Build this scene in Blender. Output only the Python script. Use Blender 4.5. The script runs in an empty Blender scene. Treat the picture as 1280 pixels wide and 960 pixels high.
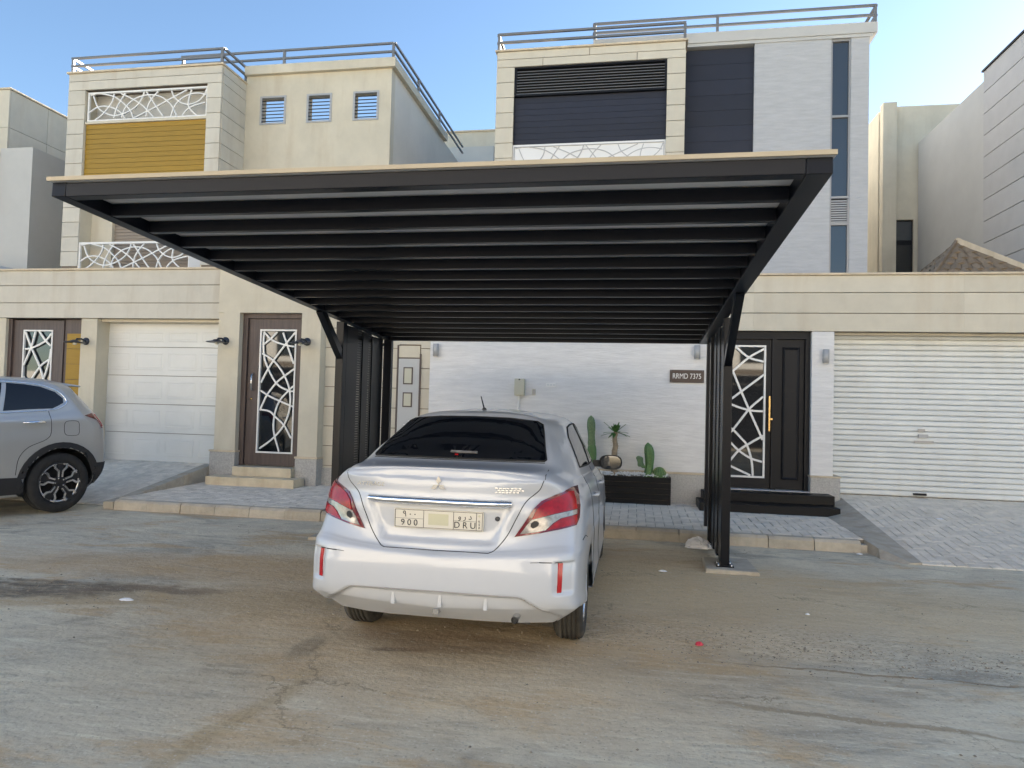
import bpy, bmesh, math, random
import numpy as np
from mathutils import Vector, Matrix
from mathutils.bvhtree import BVHTree
random.seed(7)
R = math.radians
C = bpy.context.scene.collection
sc = bpy.context.scene

# ------------------------------------------------------------------ camera
CAM_H = 1.52; YAW, PITCH, ROLL, FPX = 9.96, 1.97, 1.55, 875.0
cd = bpy.data.cameras.new('camera'); cam = bpy.data.objects.new('camera', cd); C.objects.link(cam)
cd.sensor_width = 36; cd.lens = FPX/1280*36; cd.clip_end = 800; cd.clip_start = .05
cy, sy = math.cos(R(YAW)), math.sin(R(YAW)); cp, sp = math.cos(R(PITCH)), math.sin(R(PITCH))
fw = Vector((-sy*cp, cy*cp, sp)); rt = Vector((cy, sy, 0)); up = rt.cross(fw)
c_, s_ = math.cos(R(ROLL)), math.sin(R(ROLL))
rr = c_*rt + s_*up; uu = -s_*rt + c_*up
cam.matrix_world = Matrix(((rr.x, uu.x, -fw.x, 0), (rr.y, uu.y, -fw.y, 0), (rr.z, uu.z, -fw.z, CAM_H), (0, 0, 0, 1)))
sc.camera = cam

# ------------------------------------------------------------------ sky and sun
SUN_EL, SUN_AZ = 18, 46            # azimuth clockwise from +Y (behind the houses, to the right)
w = bpy.data.worlds.new('World'); sc.world = w; w.use_nodes = True
nt = w.node_tree; bg = nt.nodes['Background']
sky = nt.nodes.new('ShaderNodeTexSky'); sky.sky_type = 'NISHITA'; sky.sun_disc = False
sky.sun_elevation = R(SUN_EL); sky.sun_rotation = R(SUN_AZ); sky.dust_density = .35; sky.ozone_density = 2.5; sky.air_density = 1.0
nt.links.new(sky.outputs[0], bg.inputs[0]); bg.inputs[1].default_value = .05
ld = bpy.data.lights.new('sun', 'SUN'); sun = bpy.data.objects.new('sun', ld); C.objects.link(sun)
ld.energy = 5; ld.angle = R(.6); ld.color = (1, .92, .80)
sd = Vector((math.sin(R(SUN_AZ))*math.cos(R(SUN_EL)), math.cos(R(SUN_AZ))*math.cos(R(SUN_EL)), math.sin(R(SUN_EL))))
sun.rotation_euler = sd.to_track_quat('Z', 'Y').to_euler(); sun.location = (20, 30, 30)
sc.view_settings.view_transform = 'Standard'; sc.view_settings.look = 'None'
sc.view_settings.exposure = 2.6; sc.view_settings.gamma = 1
sc.cycles.max_bounces = 8; sc.cycles.diffuse_bounces = 5

# ------------------------------------------------------------------ materials
def N(nt, t, **k):
    n = nt.nodes.new(t)
    for a, b in k.items(): setattr(n, a, b)
    return n
def mat(name, col, rough=.6, metal=0, spec=.5, coat=0, var=0, vscale=3, bump=0, bscale=60, rnd=0, stain=None, stain_amt=0, stretch=None, coords='Object'):
    m = bpy.data.materials.new(name); m.use_nodes = True; nt = m.node_tree; L = nt.links.new
    b = nt.nodes['Principled BSDF']
    b.inputs['Base Color'].default_value = (*col, 1); b.inputs['Roughness'].default_value = rough
    b.inputs['Metallic'].default_value = metal; b.inputs['Specular IOR Level'].default_value = spec
    b.inputs['Coat Weight'].default_value = coat; b.inputs['Coat Roughness'].default_value = .06
    if not (var or bump or rnd or stain_amt): return m
    tc = N(nt, 'ShaderNodeNewGeometry'); src = tc.outputs['Position']
    mp = N(nt, 'ShaderNodeMapping'); L(src, mp.inputs[0])
    if stretch: mp.inputs['Scale'].default_value = stretch
    colsock = None
    if var:
        n1 = N(nt, 'ShaderNodeTexNoise'); n1.inputs['Scale'].default_value = vscale; n1.inputs['Detail'].default_value = 6; n1.inputs['Roughness'].default_value = .65
        L(mp.outputs[0], n1.inputs['Vector'])
        mr = N(nt, 'ShaderNodeMapRange'); mr.inputs['From Min'].default_value = .3; mr.inputs['From Max'].default_value = .7
        mr.inputs['To Min'].default_value = 1-var; mr.inputs['To Max'].default_value = 1+var
        L(n1.outputs[0], mr.inputs['Value'])
        mx = N(nt, 'ShaderNodeVectorMath', operation='SCALE'); mx.inputs[0].default_value = col
        L(mr.outputs[0], mx.inputs['Scale']); colsock = mx.outputs[0]
    if rnd:
        oi = N(nt, 'ShaderNodeObjectInfo')
        mr = N(nt, 'ShaderNodeMapRange'); mr.inputs['To Min'].default_value = 1-rnd; mr.inputs['To Max'].default_value = 1+rnd
        L(oi.outputs['Random'], mr.inputs['Value'])
        mx = N(nt, 'ShaderNodeVectorMath', operation='SCALE')
        if colsock: L(colsock, mx.inputs[0])
        else: mx.inputs[0].default_value = col
        L(mr.outputs[0], mx.inputs['Scale']); colsock = mx.outputs[0]
    if stain_amt:
        n2 = N(nt, 'ShaderNodeTexNoise'); n2.inputs['Scale'].default_value = 1.0; n2.inputs['Detail'].default_value = 5; n2.inputs['Roughness'].default_value = .6
        mp2 = N(nt, 'ShaderNodeMapping'); mp2.inputs['Scale'].default_value = (4, 4, .55); L(src, mp2.inputs[0]); L(mp2.outputs[0], n2.inputs['Vector'])
        mr = N(nt, 'ShaderNodeMapRange'); mr.inputs['From Min'].default_value = .52; mr.inputs['From Max'].default_value = .75
        mr.inputs['To Max'].default_value = stain_amt; L(n2.outputs[0], mr.inputs['Value'])
        mm = N(nt, 'ShaderNodeMix', data_type='RGBA'); L(mr.outputs[0], mm.inputs[0])
        if colsock: L(colsock, mm.inputs[6])
        else: mm.inputs[6].default_value = (*col, 1)
        mm.inputs[7].default_value = (*stain, 1); colsock = mm.outputs[2]
    if colsock: L(colsock, b.inputs['Base Color'])
    if bump:
        n3 = N(nt, 'ShaderNodeTexNoise'); n3.inputs['Scale'].default_value = bscale; n3.inputs['Detail'].default_value = 4
        L(mp.outputs[0], n3.inputs['Vector'])
        bp = N(nt, 'ShaderNodeBump'); bp.inputs['Strength'].default_value = bump; bp.inputs['Distance'].default_value = .01
        L(n3.outputs[0], bp.inputs['Height']); L(bp.outputs[0], b.inputs['Normal'])
    return m
BR = (.33, .25, .16)
M = {}
M['cream'] = mat('cream_render', (.58, .525, .41), .85, var=.09, vscale=1.5, bump=.25, bscale=90, stain=(.42, .33, .22), stain_amt=.35)
M['cream_block'] = mat('cream_stone', (.58, .53, .425), .8, var=.05, vscale=4, bump=.15, bscale=50, rnd=.04, stain=(.45, .34, .22), stain_amt=.25)
M['pale_block'] = mat('pale_stone', (.56, .52, .435), .8, var=.05, vscale=4, bump=.15, bscale=50, rnd=.04, stain=(.40, .32, .22), stain_amt=.4)
M['joint'] = mat('joint_mortar', (.20, .16, .12), .95, bump=.2)
M['white_tex'] = mat('white_strip_stone', (.70, .685, .665), .8, var=.09, vscale=2.5, bump=.9, bscale=7, stretch=(1.2, 1.2, 9))  # lower copy of the cladding, colour lightened to offset the canopy shade
M['white_upper'] = mat('white_strip_stone_upper', (.46, .46, .46), .8, var=.09, vscale=2.5, bump=.9, bscale=7, stretch=(1.2, 1.2, 9))  # same cladding, colour darkened to tone down the brighter light higher up
M['white_wall'] = mat('white_render', (.55, .545, .53), .85, var=.05, vscale=1.2, bump=.2, bscale=70)
M['grey_wall'] = mat('grey_render', (.50, .49, .46), .88, var=.06, vscale=1.0, bump=.2, bscale=70)
M['grey_tile'] = mat('grey_stone', (.46, .45, .44), .8, var=.05, vscale=3, bump=.15, bscale=50, rnd=.03)
M['side_render'] = mat('side_render', (.66, .61, .52), .88, var=.06, vscale=1.0, bump=.2, bscale=70)
M['coping'] = mat('coping_stone', (.60, .50, .36), .8, var=.1, vscale=6, bump=.2, stain=(.30, .22, .13), stain_amt=.5)
M['granite'] = mat('grey_granite', (.40, .385, .36), .55, var=.25, vscale=45, bump=.3, bscale=60)
M['marble'] = mat('beige_marble', (.62, .53, .38), .35, var=.14, vscale=5, stain=(.38, .26, .13), stain_amt=.5, bump=.05)
M['white_metal'] = mat('white_painted_metal', (.78, .76, .72), .4, var=.03)
M['shutter_white'] = mat('shutter_enamel', (.66, .67, .65), .45, var=.06, vscale=2, rnd=.02, stain=(.5, .42, .3), stain_amt=.2)
M['garage_white'] = mat('garage_enamel', (.66, .655, .62), .4, var=.04, vscale=2, rnd=.015, bump=.04, bscale=120)
M['black_metal'] = mat('black_painted_steel', (.006, .007, .011), .32, spec=.22)
M['black_step'] = mat('black_granite', (.008, .008, .009), .4, spec=.2, var=.3, vscale=40)
M['black_board'] = mat('black_board', (.008, .008, .009), .5, spec=.2, rnd=.15, bump=.1, stretch=(1, 1, 12), bscale=15)
M['dark_panel'] = mat('charcoal_plank', (.012, .014, .026), .6, rnd=.12, var=.12, vscale=6)
M['charcoal'] = mat('charcoal_metal', (.012, .012, .014), .45, spec=.2)
M['wood_dark'] = mat('dark_brown_timber', (.085, .06, .052), .5, var=.3, vscale=3, stretch=(9, 9, .7), bump=.12, bscale=12)
M['yellow'] = mat('mustard_plank', (.33, .19, .008), .55, rnd=.07, var=.08, vscale=5, stretch=(.6, .6, 6), bump=.1, bscale=25)
M['brown_shutter'] = mat('brown_shutter', (.27, .22, .17), .6, rnd=.03)
M['glass_dark'] = mat('dark_glass', (.008, .010, .012), .03, spec=1.0)
M['glass_blue'] = mat('reflective_glass', (.04, .046, .052), .05, spec=1.0)
M['frame_grey'] = mat('grey_aluminium', (.33, .32, .31), .45, metal=.3)
M['rail'] = mat('grey_rail_steel', (.20, .19, .18), .45, metal=.4)
M['lamp_grey'] = mat('lamp_grey', (.38, .38, .38), .5, metal=.1)
M['lamp_dark'] = mat('lamp_dark', (.03, .035, .05), .35, metal=.3)
M['bulb'] = mat('bulb_glass', (.75, .72, .62), .2)
M['gold'] = mat('brass_handle', (.62, .42, .18), .25, metal=1)
M['steel'] = mat('steel', (.6, .6, .6), .25, metal=1)
M['roof_sheet'] = mat('grey_roof_sheet', (.66, .66, .68), .5)
M['sheet_edge'] = mat('cream_sheet_edge', (.42, .36, .26), .6, var=.06)
M['concrete'] = mat('kerb_concrete', (.44, .395, .32), .9, var=.16, vscale=7, bump=.5, bscale=40, rnd=.08, stain=(.30, .22, .13), stain_amt=.6)
M['paver'] = mat('grey_paver', (.70, .63, .525), .9, var=.16, vscale=6, bump=.4, bscale=60, rnd=.08, stain=(.33, .27, .19), stain_amt=.3)
M['sand'] = mat('paver_bed', (.20, .17, .13), .95, var=.2, vscale=12)
M['util_door'] = mat('grey_meter_door', (.46, .46, .45), .5, var=.05)
M['elec'] = mat('beige_box', (.50, .48, .37), .5)
M['sign_brown'] = mat('sign_brown', (.06, .035, .025), .4)
M['white_gravel'] = mat('white_pebbles', (.80, .80, .78), .7, rnd=.1)
M['cactus'] = mat('cactus_green', (.09, .18, .06), .6, var=.25, vscale=14)
M['cactus_tip'] = mat('cactus_grey_green', (.12, .19, .09), .6, var=.25, vscale=14)
M['spine'] = mat('cactus_spine', (.62, .55, .20), .6)
M['trunk'] = mat('pale_trunk', (.30, .235, .16), .8, var=.25, vscale=25, bump=.8, bscale=70)
M['leaf'] = mat('palm_leaf', (.06, .16, .03), .45, var=.2, vscale=20)
M['tile_roof'] = mat('brown_roof_tile', (.24, .18, .12), .8, rnd=.15, var=.15, vscale=9)
M['plastic'] = mat('white_plastic_bag', (.78, .78, .80), .35)
M['red_litter'] = mat('red_paper', (.45, .03, .06), .5)
M['rubber'] = mat('tyre_rubber', (.018, .018, .018), .85, bump=.3, bscale=120, var=.3, vscale=20)
M['rubber_dusty'] = mat('dusty_tyre_rubber', (.05, .045, .038), .9, bump=.3, bscale=120, var=.4, vscale=14)
M['chrome'] = mat('chrome', (.85, .86, .88), .07, metal=1)
M['alloy'] = mat('polished_alloy', (.62, .62, .63), .22, metal=.9)
M['alloy_dark'] = mat('dark_alloy', (.03, .03, .032), .4, metal=.5)
M['car_silver'] = mat('silver_white_paint', (.50, .52, .56), .34, metal=.05, coat=.7, var=.015, vscale=4)
M['suv_silver'] = mat('silver_paint', (.42, .42, .41), .34, metal=.35, coat=.6, var=.02, vscale=4)
M['black_plastic'] = mat('black_trim', (.02, .02, .022), .6, bump=.1, bscale=200)
M['gap'] = mat('panel_gap_black', (.01, .01, .01), .7)
M['car_glass'] = mat('tinted_glass', (.005, .006, .009), .03, spec=.35)
M['lamp_red'] = mat('tail_lamp_red', (.31, .002, .005), .22, spec=.4, coat=.2, var=.35, vscale=25)
M['lamp_deep'] = mat('tail_lamp_rim', (.13, .004, .012), .15, coat=1)
M['lamp_clear'] = mat('tail_lamp_clear', (.30, .285, .275), .15, metal=.3, coat=.5, var=.45, vscale=22)
M['refl'] = mat('reflector_red', (.38, .003, .008), .25, coat=.3)
M['plate'] = mat('plate_white', (.62, .59, .52), .45)
M['plate_ink'] = mat('plate_ink', (.04, .04, .045), .5)
M['emblem'] = mat('plate_emblem', (.52, .50, .36), .5)
M['ochre'] = mat('ochre_render', (.72, .66, .56), .85, var=.1, vscale=.7)
M['ochre2'] = mat('pale_ochre_render', (.76, .72, .65), .85, var=.1, vscale=.7)

# ------------------------------------------------------------------ builders
def wl(o):
    v = Vector((0, 0, 0))
    while o is not None: v = v + o.location; o = o.parent
    return v
def tag(o, label=None, cat=None, group=None, kind=None):
    if label: o['label'] = label
    if cat: o['category'] = cat
    if group: o['group'] = group
    if kind: o['kind'] = kind
    return o
def thing(name, label, cat, loc=(0, 0, 0), rz=0, group=None):
    o = bpy.data.objects.new(name, None); C.objects.link(o); o.location = loc; o.rotation_euler = (0, 0, rz)
    o.empty_display_size = .1
    return tag(o, label, cat, group)
class MB:
    def __init__(s): s.v = []; s.f = []; s.sm = []
    def add(s, vs, fs, smooth=False):
        n = len(s.v); s.v += [tuple(p) for p in vs]; s.f += [tuple(i+n for i in f) for f in fs]; s.sm += [smooth]*len(fs); return s
    def box(s, x0, x1, y0, y1, z0, z1):
        return s.add([(x0,y0,z0),(x1,y0,z0),(x1,y1,z0),(x0,y1,z0),(x0,y0,z1),(x1,y0,z1),(x1,y1,z1),(x0,y1,z1)],
                     [(0,3,2,1),(4,5,6,7),(0,1,5,4),(1,2,6,5),(2,3,7,6),(3,0,4,7)])
    def hexa(s, b, t):   # bottom quad, top quad (ccw from above)
        return s.add(list(b)+list(t), [(0,3,2,1),(4,5,6,7),(0,1,5,4),(1,2,6,5),(2,3,7,6),(3,0,4,7)])
    def bar(s, p, q, w, h, up=(0, 0, 1)):
        p, q = Vector(p), Vector(q); d = (q-p).normalized(); u = Vector(up)
        if abs(d.dot(u)) > .99: u = Vector((0, 1, 0))
        a = d.cross(u).normalized()*w/2; b = a.cross(d).normalized()*h/2
        return s.add([p-a-b, p+a-b, p+a+b, p-a+b, q-a-b, q+a-b, q+a+b, q-a+b], [(0,1,2,3),(7,6,5,4),(0,4,5,1),(1,5,6,2),(2,6,7,3),(3,7,4,0)])
    def tube(s, pts, r, n=10, cap=True):
        pts = [Vector(p) for p in pts]; rs = r if isinstance(r, (list, tuple)) else [r]*len(pts)
        base = len(s.v); vs = []; fs = []; pa = None
        for i, p in enumerate(pts):
            d = (pts[min(i+1, len(pts)-1)]-pts[max(i-1, 0)]).normalized()
            if pa is None: pa = d.orthogonal().normalized()
            else: pa = (pa-d*pa.dot(d)).normalized()
            pb = d.cross(pa)
            for k in range(n):
                t = 2*math.pi*k/n; vs.append(p+(pa*math.cos(t)+pb*math.sin(t))*rs[i])
        for i in range(len(pts)-1):
            for k in range(n):
                a = i*n+k; b = i*n+(k+1) % n; fs.append((a, b, b+n, a+n))
        s.add(vs, fs, True)
        if cap:
            s.add([vs[k] for k in range(n)], [tuple(reversed(range(n)))]); s.add(vs[-n:], [tuple(range(n))])
        return s
    def lathe(s, prof, o, axis=(0, 0, 1), n=24, smooth=True):   # prof: (r, h)
        A = Vector(axis).normalized(); a = A.orthogonal().normalized(); b = A.cross(a); o = Vector(o); vs = []; fs = []
        for r, h in prof:
            for k in range(n):
                t = 2*math.pi*k/n; vs.append(o+A*h+(a*math.cos(t)+b*math.sin(t))*r)
        for i in range(len(prof)-1):
            for k in range(n):
                p = i*n+k; q = i*n+(k+1) % n; fs.append((p, q, q+n, p+n))
        return s.add(vs, fs, smooth)
    def strip(s, pts, y, w, d):  # flat bar running through (x,z) points in the plane Y=y
        n = len(pts)
        if n < 2: return s
        vs = []; fs = []
        for i in range(n):
            a = pts[max(i-1, 0)]; b = pts[min(i+1, n-1)]; dx, dz = b[0]-a[0], b[1]-a[1]; l = math.hypot(dx, dz) or 1
            nx, nz = -dz/l*w/2, dx/l*w/2; x, z = pts[i]
            vs += [(x+nx, y, z+nz), (x-nx, y, z-nz), (x-nx, y+d, z-nz), (x+nx, y+d, z+nz)]
        for i in range(n-1):
            for k in range(4): fs.append((i*4+k, i*4+(k+1) % 4, i*4+4+(k+1) % 4, i*4+4+k))
        fs += [(3, 2, 1, 0), tuple(4*(n-1)+k for k in range(4))]
        return s.add(vs, fs)
    def build(s, name, m, parent=None, bevel=0, recalc=True):
        me = bpy.data.meshes.new(name); off = wl(parent) if parent else Vector((0, 0, 0))
        if parent is not None and parent.get('local'): off = Vector((0, 0, 0))
        if parent is not None and parent.parent is not None and parent.parent.get('local'): off = Vector((0, 0, 0))
        me.from_pydata([tuple(Vector(v)-off) for v in s.v], [], s.f); me.update()
        me.polygons.foreach_set('use_smooth', s.sm)
        if recalc:
            bm = bmesh.new(); bm.from_mesh(me); bmesh.ops.recalc_face_normals(bm, faces=bm.faces); bm.to_mesh(me); bm.free()
        mm = M[m] if isinstance(m, str) else m; me.materials.append(mm)
        o = bpy.data.objects.new(name, me); C.objects.link(o)
        if parent: o.parent = parent
        if bevel:
            b = o.modifiers.new('bevel', 'BEVEL'); b.width = bevel; b.segments = 2; b.limit_method = 'ANGLE'
        return o
_cubes = {}
def piece(parent, name, m, x0, x1, y0, y1, z0, z1):
    if m not in _cubes:
        b = MB().box(-.5, .5, -.5, .5, -.5, .5); me = bpy.data.meshes.new('unit_block')
        me.from_pydata(b.v, [], b.f); me.materials.append(M[m]); me.update(); _cubes[m] = me
    o = bpy.data.objects.new(name, _cubes[m]); C.objects.link(o); off = wl(parent); o.parent = parent
    if parent.get('local'): off = Vector((0, 0, 0))
    o.location = Vector(((x0+x1)/2, (y0+y1)/2, (z0+z1)/2))-off; o.scale = (x1-x0, y1-y0, z1-z0); return o
def box(name, m, parent, x0, x1, y0, y1, z0, z1, bevel=0):
    return MB().box(x0, x1, y0, y1, z0, z1).build(name, m, parent, bevel)
def courses(parent, name, m, x0, x1, ya, yb, zs, j=.012, lens=None, shift=.5):
    """stone courses between the heights zs; lens = block length (None: one block per course)"""
    for i in range(len(zs)-1):
        a, b = min(zs[i], zs[i+1])+j/2, max(zs[i], zs[i+1])-j/2
        if not lens: piece(parent, name, m, x0, x1, ya, yb, a, b); continue
        x = x0-(lens*shift if i % 2 else 0)
        while x < x1-.01:
            p, q = max(x, x0), min(x+lens, x1)
            if q-p > .03: piece(parent, name, m, p+(j/2 if p > x0 else 0), q-(j/2 if q < x1 else 0), ya, yb, a, b)
            x += lens
def cr(P, n=8):
    P = [Vector(p) for p in P]; P = [P[0]*2-P[1]]+P+[P[-1]*2-P[-2]]; out = []
    for i in range(1, len(P)-2):
        for k in range(n):
            t = k/n; a, b, c, d = P[i-1], P[i], P[i+1], P[i+2]
            out.append(.5*((2*b)+(c-a)*t+(2*a-5*b+4*c-d)*t*t+(3*b-a-3*c+d)*t**3))
    out.append(P[-2]); return out
def lattice(parent, name, m, x0, x1, z0, z1, y, curves, w, d, frame=.03, fn=None):
    b = MB(); k = 0
    for cv in curves:
        P = [(x0+(x1-x0)*u, z1-(z1-z0)*v, 0) for u, v in cv]
        run = []
        for p in cr(P, 8):
            inside = x0 <= p.x <= x1 and z0 <= p.y <= z1
            if inside: run.append((p.x, p.y))
            else:
                if len(run) > 1: b.strip(run, y+k*.0011, w, d)
                run = []
        if len(run) > 1: b.strip(run, y+k*.0011, w, d)
        k += 1
    if frame:
        f = frame; y -= .004
        b.box(x0-f, x1+f, y, y+d+.02, z1, z1+f); b.box(x0-f, x1+f, y, y+d+.02, z0-f, z0); b.box(x0-f, x0, y+.001, y+d+.019, z0, z1); b.box(x1, x1+f, y+.001, y+d+.019, z0, z1)
    return b.build(name, m, parent)
def text(name, s, m, parent, loc, size, rot=(math.pi/2, 0, 0), depth=.002, sx=1, align='CENTER', shear=0):
    cu = bpy.data.curves.new(name, 'FONT'); cu.body = s; cu.size = size; cu.extrude = depth; cu.align_x = align; cu.align_y = 'CENTER'; cu.shear = shear
    t = bpy.data.objects.new(name+'_tmp', cu); C.objects.link(t); dg = bpy.context.evaluated_depsgraph_get(); dg.update()
    me = bpy.data.meshes.new_from_object(t.evaluated_get(dg)); bpy.data.objects.remove(t); bpy.data.curves.remove(cu)
    me.materials.clear(); me.materials.append(M[m]); me.name = name
    o = bpy.data.objects.new(name, me); C.objects.link(o); o.parent = parent
    off = wl(parent)
    if parent.get('local') or (parent.parent is not None and parent.parent.get('local')): off = Vector((0, 0, 0))
    o.location = Vector(loc)-off; o.rotation_euler = rot; o.scale = (sx, 1, 1); return o
def copy_tree(o, parent=None):
    c = o.copy(); C.objects.link(c); c.parent = parent
    for ch in o.children: copy_tree(ch, c)
    return c

# ------------------------------------------------------------------ the ground
def ground_mat():
    m = bpy.data.materials.new('dusty_concrete_road'); m.use_nodes = True; nt = m.node_tree; L = nt.links.new
    b = nt.nodes['Principled BSDF']; b.inputs['Roughness'].default_value = .92; b.inputs['Specular IOR Level'].default_value = .25
    geo = N(nt, 'ShaderNodeNewGeometry'); P = geo.outputs['Position']
    def noise(scale, det=6, ro=.6, st=(1, 1, 1), rot=0, dist=0):
        mp = N(nt, 'ShaderNodeMapping'); mp.inputs['Scale'].default_value = st; mp.inputs['Rotation'].default_value = (0, 0, rot); L(P, mp.inputs[0])
        n = N(nt, 'ShaderNodeTexNoise'); n.inputs['Scale'].default_value = scale; n.inputs['Detail'].default_value = det; n.inputs['Roughness'].default_value = ro; n.inputs['Distortion'].default_value = dist
        L(mp.outputs[0], n.inputs['Vector']); return n
    def rng(s, a, b_, c=0, d=1):
        r = N(nt, 'ShaderNodeMapRange', interpolation_type='SMOOTHSTEP'); L(s, r.inputs['Value'])
        for k, v in zip(('From Min', 'From Max', 'To Min', 'To Max'), (a, b_, c, d)): r.inputs[k].default_value = v
        return r.outputs[0]
    def math_(op, a, b_=None):
        n = N(nt, 'ShaderNodeMath', operation=op)
        for i, x in enumerate((a, b_)):
            if x is None: continue
            if hasattr(x, 'links'): L(x, n.inputs[i])
            else: n.inputs[i].default_value = x
        return n.outputs[0]
    cur = [None]
    def over(col, fac):
        mx = N(nt, 'ShaderNodeMix', data_type='RGBA'); L(fac, mx.inputs[0]) if hasattr(fac, 'links') else None
        if isinstance(cur[0], tuple): mx.inputs[6].default_value = (*cur[0], 1)
        else: L(cur[0], mx.inputs[6])
        mx.inputs[7].default_value = (*col, 1); cur[0] = mx.outputs[2]
    wob = noise(2.2, 5, .65)
    wv = N(nt, 'ShaderNodeVectorMath', operation='SUBTRACT'); L(wob.outputs['Color'], wv.inputs[0]); wv.inputs[1].default_value = (.5, .5, .5)
    def blob(cx, cy_, rx, ry, rot=0, wamt=.5, soft=.5):
        ws = N(nt, 'ShaderNodeVectorMath', operation='SCALE'); L(wv.outputs[0], ws.inputs[0]); ws.inputs['Scale'].default_value = wamt
        ad = N(nt, 'ShaderNodeVectorMath', operation='ADD'); L(P, ad.inputs[0]); L(ws.outputs[0], ad.inputs[1])
        mp = N(nt, 'ShaderNodeMapping', vector_type='TEXTURE'); L(ad.outputs[0], mp.inputs[0])
        mp.inputs['Location'].default_value = (cx, cy_, 0); mp.inputs['Rotation'].default_value = (0, 0, R(rot)); mp.inputs['Scale'].default_value = (rx, ry, 1000)
        ln = N(nt, 'ShaderNodeVectorMath', operation='LENGTH'); L(mp.outputs[0], ln.inputs[0])
        return rng(ln.outputs['Value'], 1+soft/2, 1-soft/2)
    def ad2(p):
        ws = N(nt, 'ShaderNodeVectorMath', operation='SCALE'); L(noise(3.5, 8, .7).outputs['Color'], ws.inputs[0]); ws.inputs['Scale'].default_value = .55
        ad = N(nt, 'ShaderNodeVectorMath', operation='ADD'); L(p, ad.inputs[0]); L(ws.outputs[0], ad.inputs[1]); return ad.outputs[0]
    cur[0] = (.62, .545, .41)
    over((0.739, 0.653, 0.485), rng(noise(.55, 8, .68, dist=.5).outputs[0], .45, .60))
    over((0.382, 0.338, 0.266), rng(noise(.8, 9, .70, (1, 1.8, 1), .3, .6).outputs[0], .50, .62, 0, .85))
    over((0.567, 0.392, 0.213), rng(noise(.65, 9, .68, (1, 2.0, 1), -.1, .4).outputs[0], .49, .62, 0, .8))
    over((0.800, 0.748, 0.576), rng(noise(5, 9, .78, (.25, 2.4, 1), .08).outputs[0], .50, .66, 0, .75))
    over((0.370, 0.297, 0.202), rng(noise(6, 9, .80, (.35, 2.6, 1), -.05).outputs[0], .54, .70, 0, .5))
    # sand under and beside the parked sedan and along the drain line
    over((0.579, 0.403, 0.224), math_('MULTIPLY', blob(-1.1, 5.6, 2.4, 2.3, 0, .9, .8), .65))
    over((0.665, 0.511, 0.309), math_('MULTIPLY', blob(1.2, 6.3, 2.6, 1.0, -8, .9, .9), .7))
    over((0.517, 0.356, 0.197), math_('MULTIPLY', blob(-3.3, 6.0, 2.8, .45, 8, .9, .9), .7))
    over((0.493, 0.356, 0.202), math_('MULTIPLY', blob(-3.4, 4.9, 1.9, .35, 12, .8, .9), .65))
    dk = noise(7, 8, .75, (.7, 1.6, 1))
    over((0.148, 0.113, 0.075), math_('MULTIPLY', blob(-5.1, 4.84, 1.25, .30, 5, .5, .4), rng(dk.outputs[0], .36, .58, .35, .97)))
    over((0.246, 0.178, 0.118), math_('MULTIPLY', blob(-3.9, 5.0, .7, .10, 16, .5, .9), .8))
    gr = noise(26, 7, .78, (1, 1.6, 1))
    band = blob(1.6, 4.95, 3.2, .36, -3, .5, .9)
    over((0.296, 0.214, 0.128), math_('MULTIPLY', band, rng(gr.outputs[0], .50, .62, 0, .65)))
    over((0.764, 0.665, 0.480), math_('MULTIPLY', band, rng(gr.outputs[0], .46, .36, 0, .6)))
    over((0.333, 0.255, 0.165), math_('MULTIPLY', blob(-1.98, 4.15, .09, .20, 5, .2, .9), .7))
    over((0.197, 0.131, 0.086), math_('MULTIPLY', blob(-1.42, 4.25, .20, .035, 14, .15, .8), .75))
    over((0.333, 0.225, 0.133), math_('MULTIPLY', blob(-1.2, 4.45, .65, .22, 0, .4, .9), .7))
    over((0.468, 0.344, 0.193), math_('MULTIPLY', blob(-1.85, 3.1, .07, .75, -8, .3, .9), .6))
    over((0.370, 0.284, 0.182), math_('MULTIPLY', blob(1.15, 3.84, .75, .03, -3, .25, .8), .8))
    over((0.370, 0.273, 0.171), math_('MULTIPLY', blob(1.5, 4.52, .95, .018, 1, .22, .6), .95))
    over((0.764, 0.665, 0.480), math_('MULTIPLY', blob(-4.4, 4.35, 1.1, .06, 18, .2, .8), .5))
    over((0.407, 0.320, 0.213), math_('MULTIPLY', blob(-3.8, 5.85, .55, .012, -12, .25, .8), .8))
    over((0.407, 0.320, 0.213), math_('MULTIPLY', blob(-4.28, 7.8, .25, .012, 75, .25, .8), .8))
    crack = rng(noise(.8, 3).outputs[0], .99, 1)
    # aggregate: dark pits and pale grains
    over((0.246, 0.196, 0.133), rng(noise(45, 6, .8, (.8, 1.4, 1)).outputs[0], .53, .66, 0, .35))
    over((0.333, 0.268, 0.182), rng(noise(12, 9, .80, (.6, 1.7, 1), .1).outputs[0], .52, .66, 0, .35))
    over((0.800, 0.760, 0.608), rng(noise(16, 9, .80, (.5, 1.8, 1), -.1).outputs[0], .55, .68, 0, .4))
    over((0.800, 0.760, 0.660), rng(noise(80, 3, .7, (1, 1.5, 1)).outputs[0], .63, .70, 0, .6))
    vo = N(nt, 'ShaderNodeTexVoronoi'); vo.inputs['Scale'].default_value = 42; L(P, vo.inputs['Vector'])
    sepc = N(nt, 'ShaderNodeSeparateColor'); L(vo.outputs['Color'], sepc.inputs[0])
    chip = math_('MULTIPLY', rng(vo.outputs['Distance'], .30, .22), rng(sepc.outputs[0], .80, .84))
    chipd = math_('MULTIPLY', rng(vo.outputs['Distance'], .34, .26), rng(sepc.outputs[1], .82, .86))
    over((0.800, 0.760, 0.660), math_('MULTIPLY', chip, .35)); over((0.224, 0.185, 0.143), math_('MULTIPLY', chipd, .35))
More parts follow.
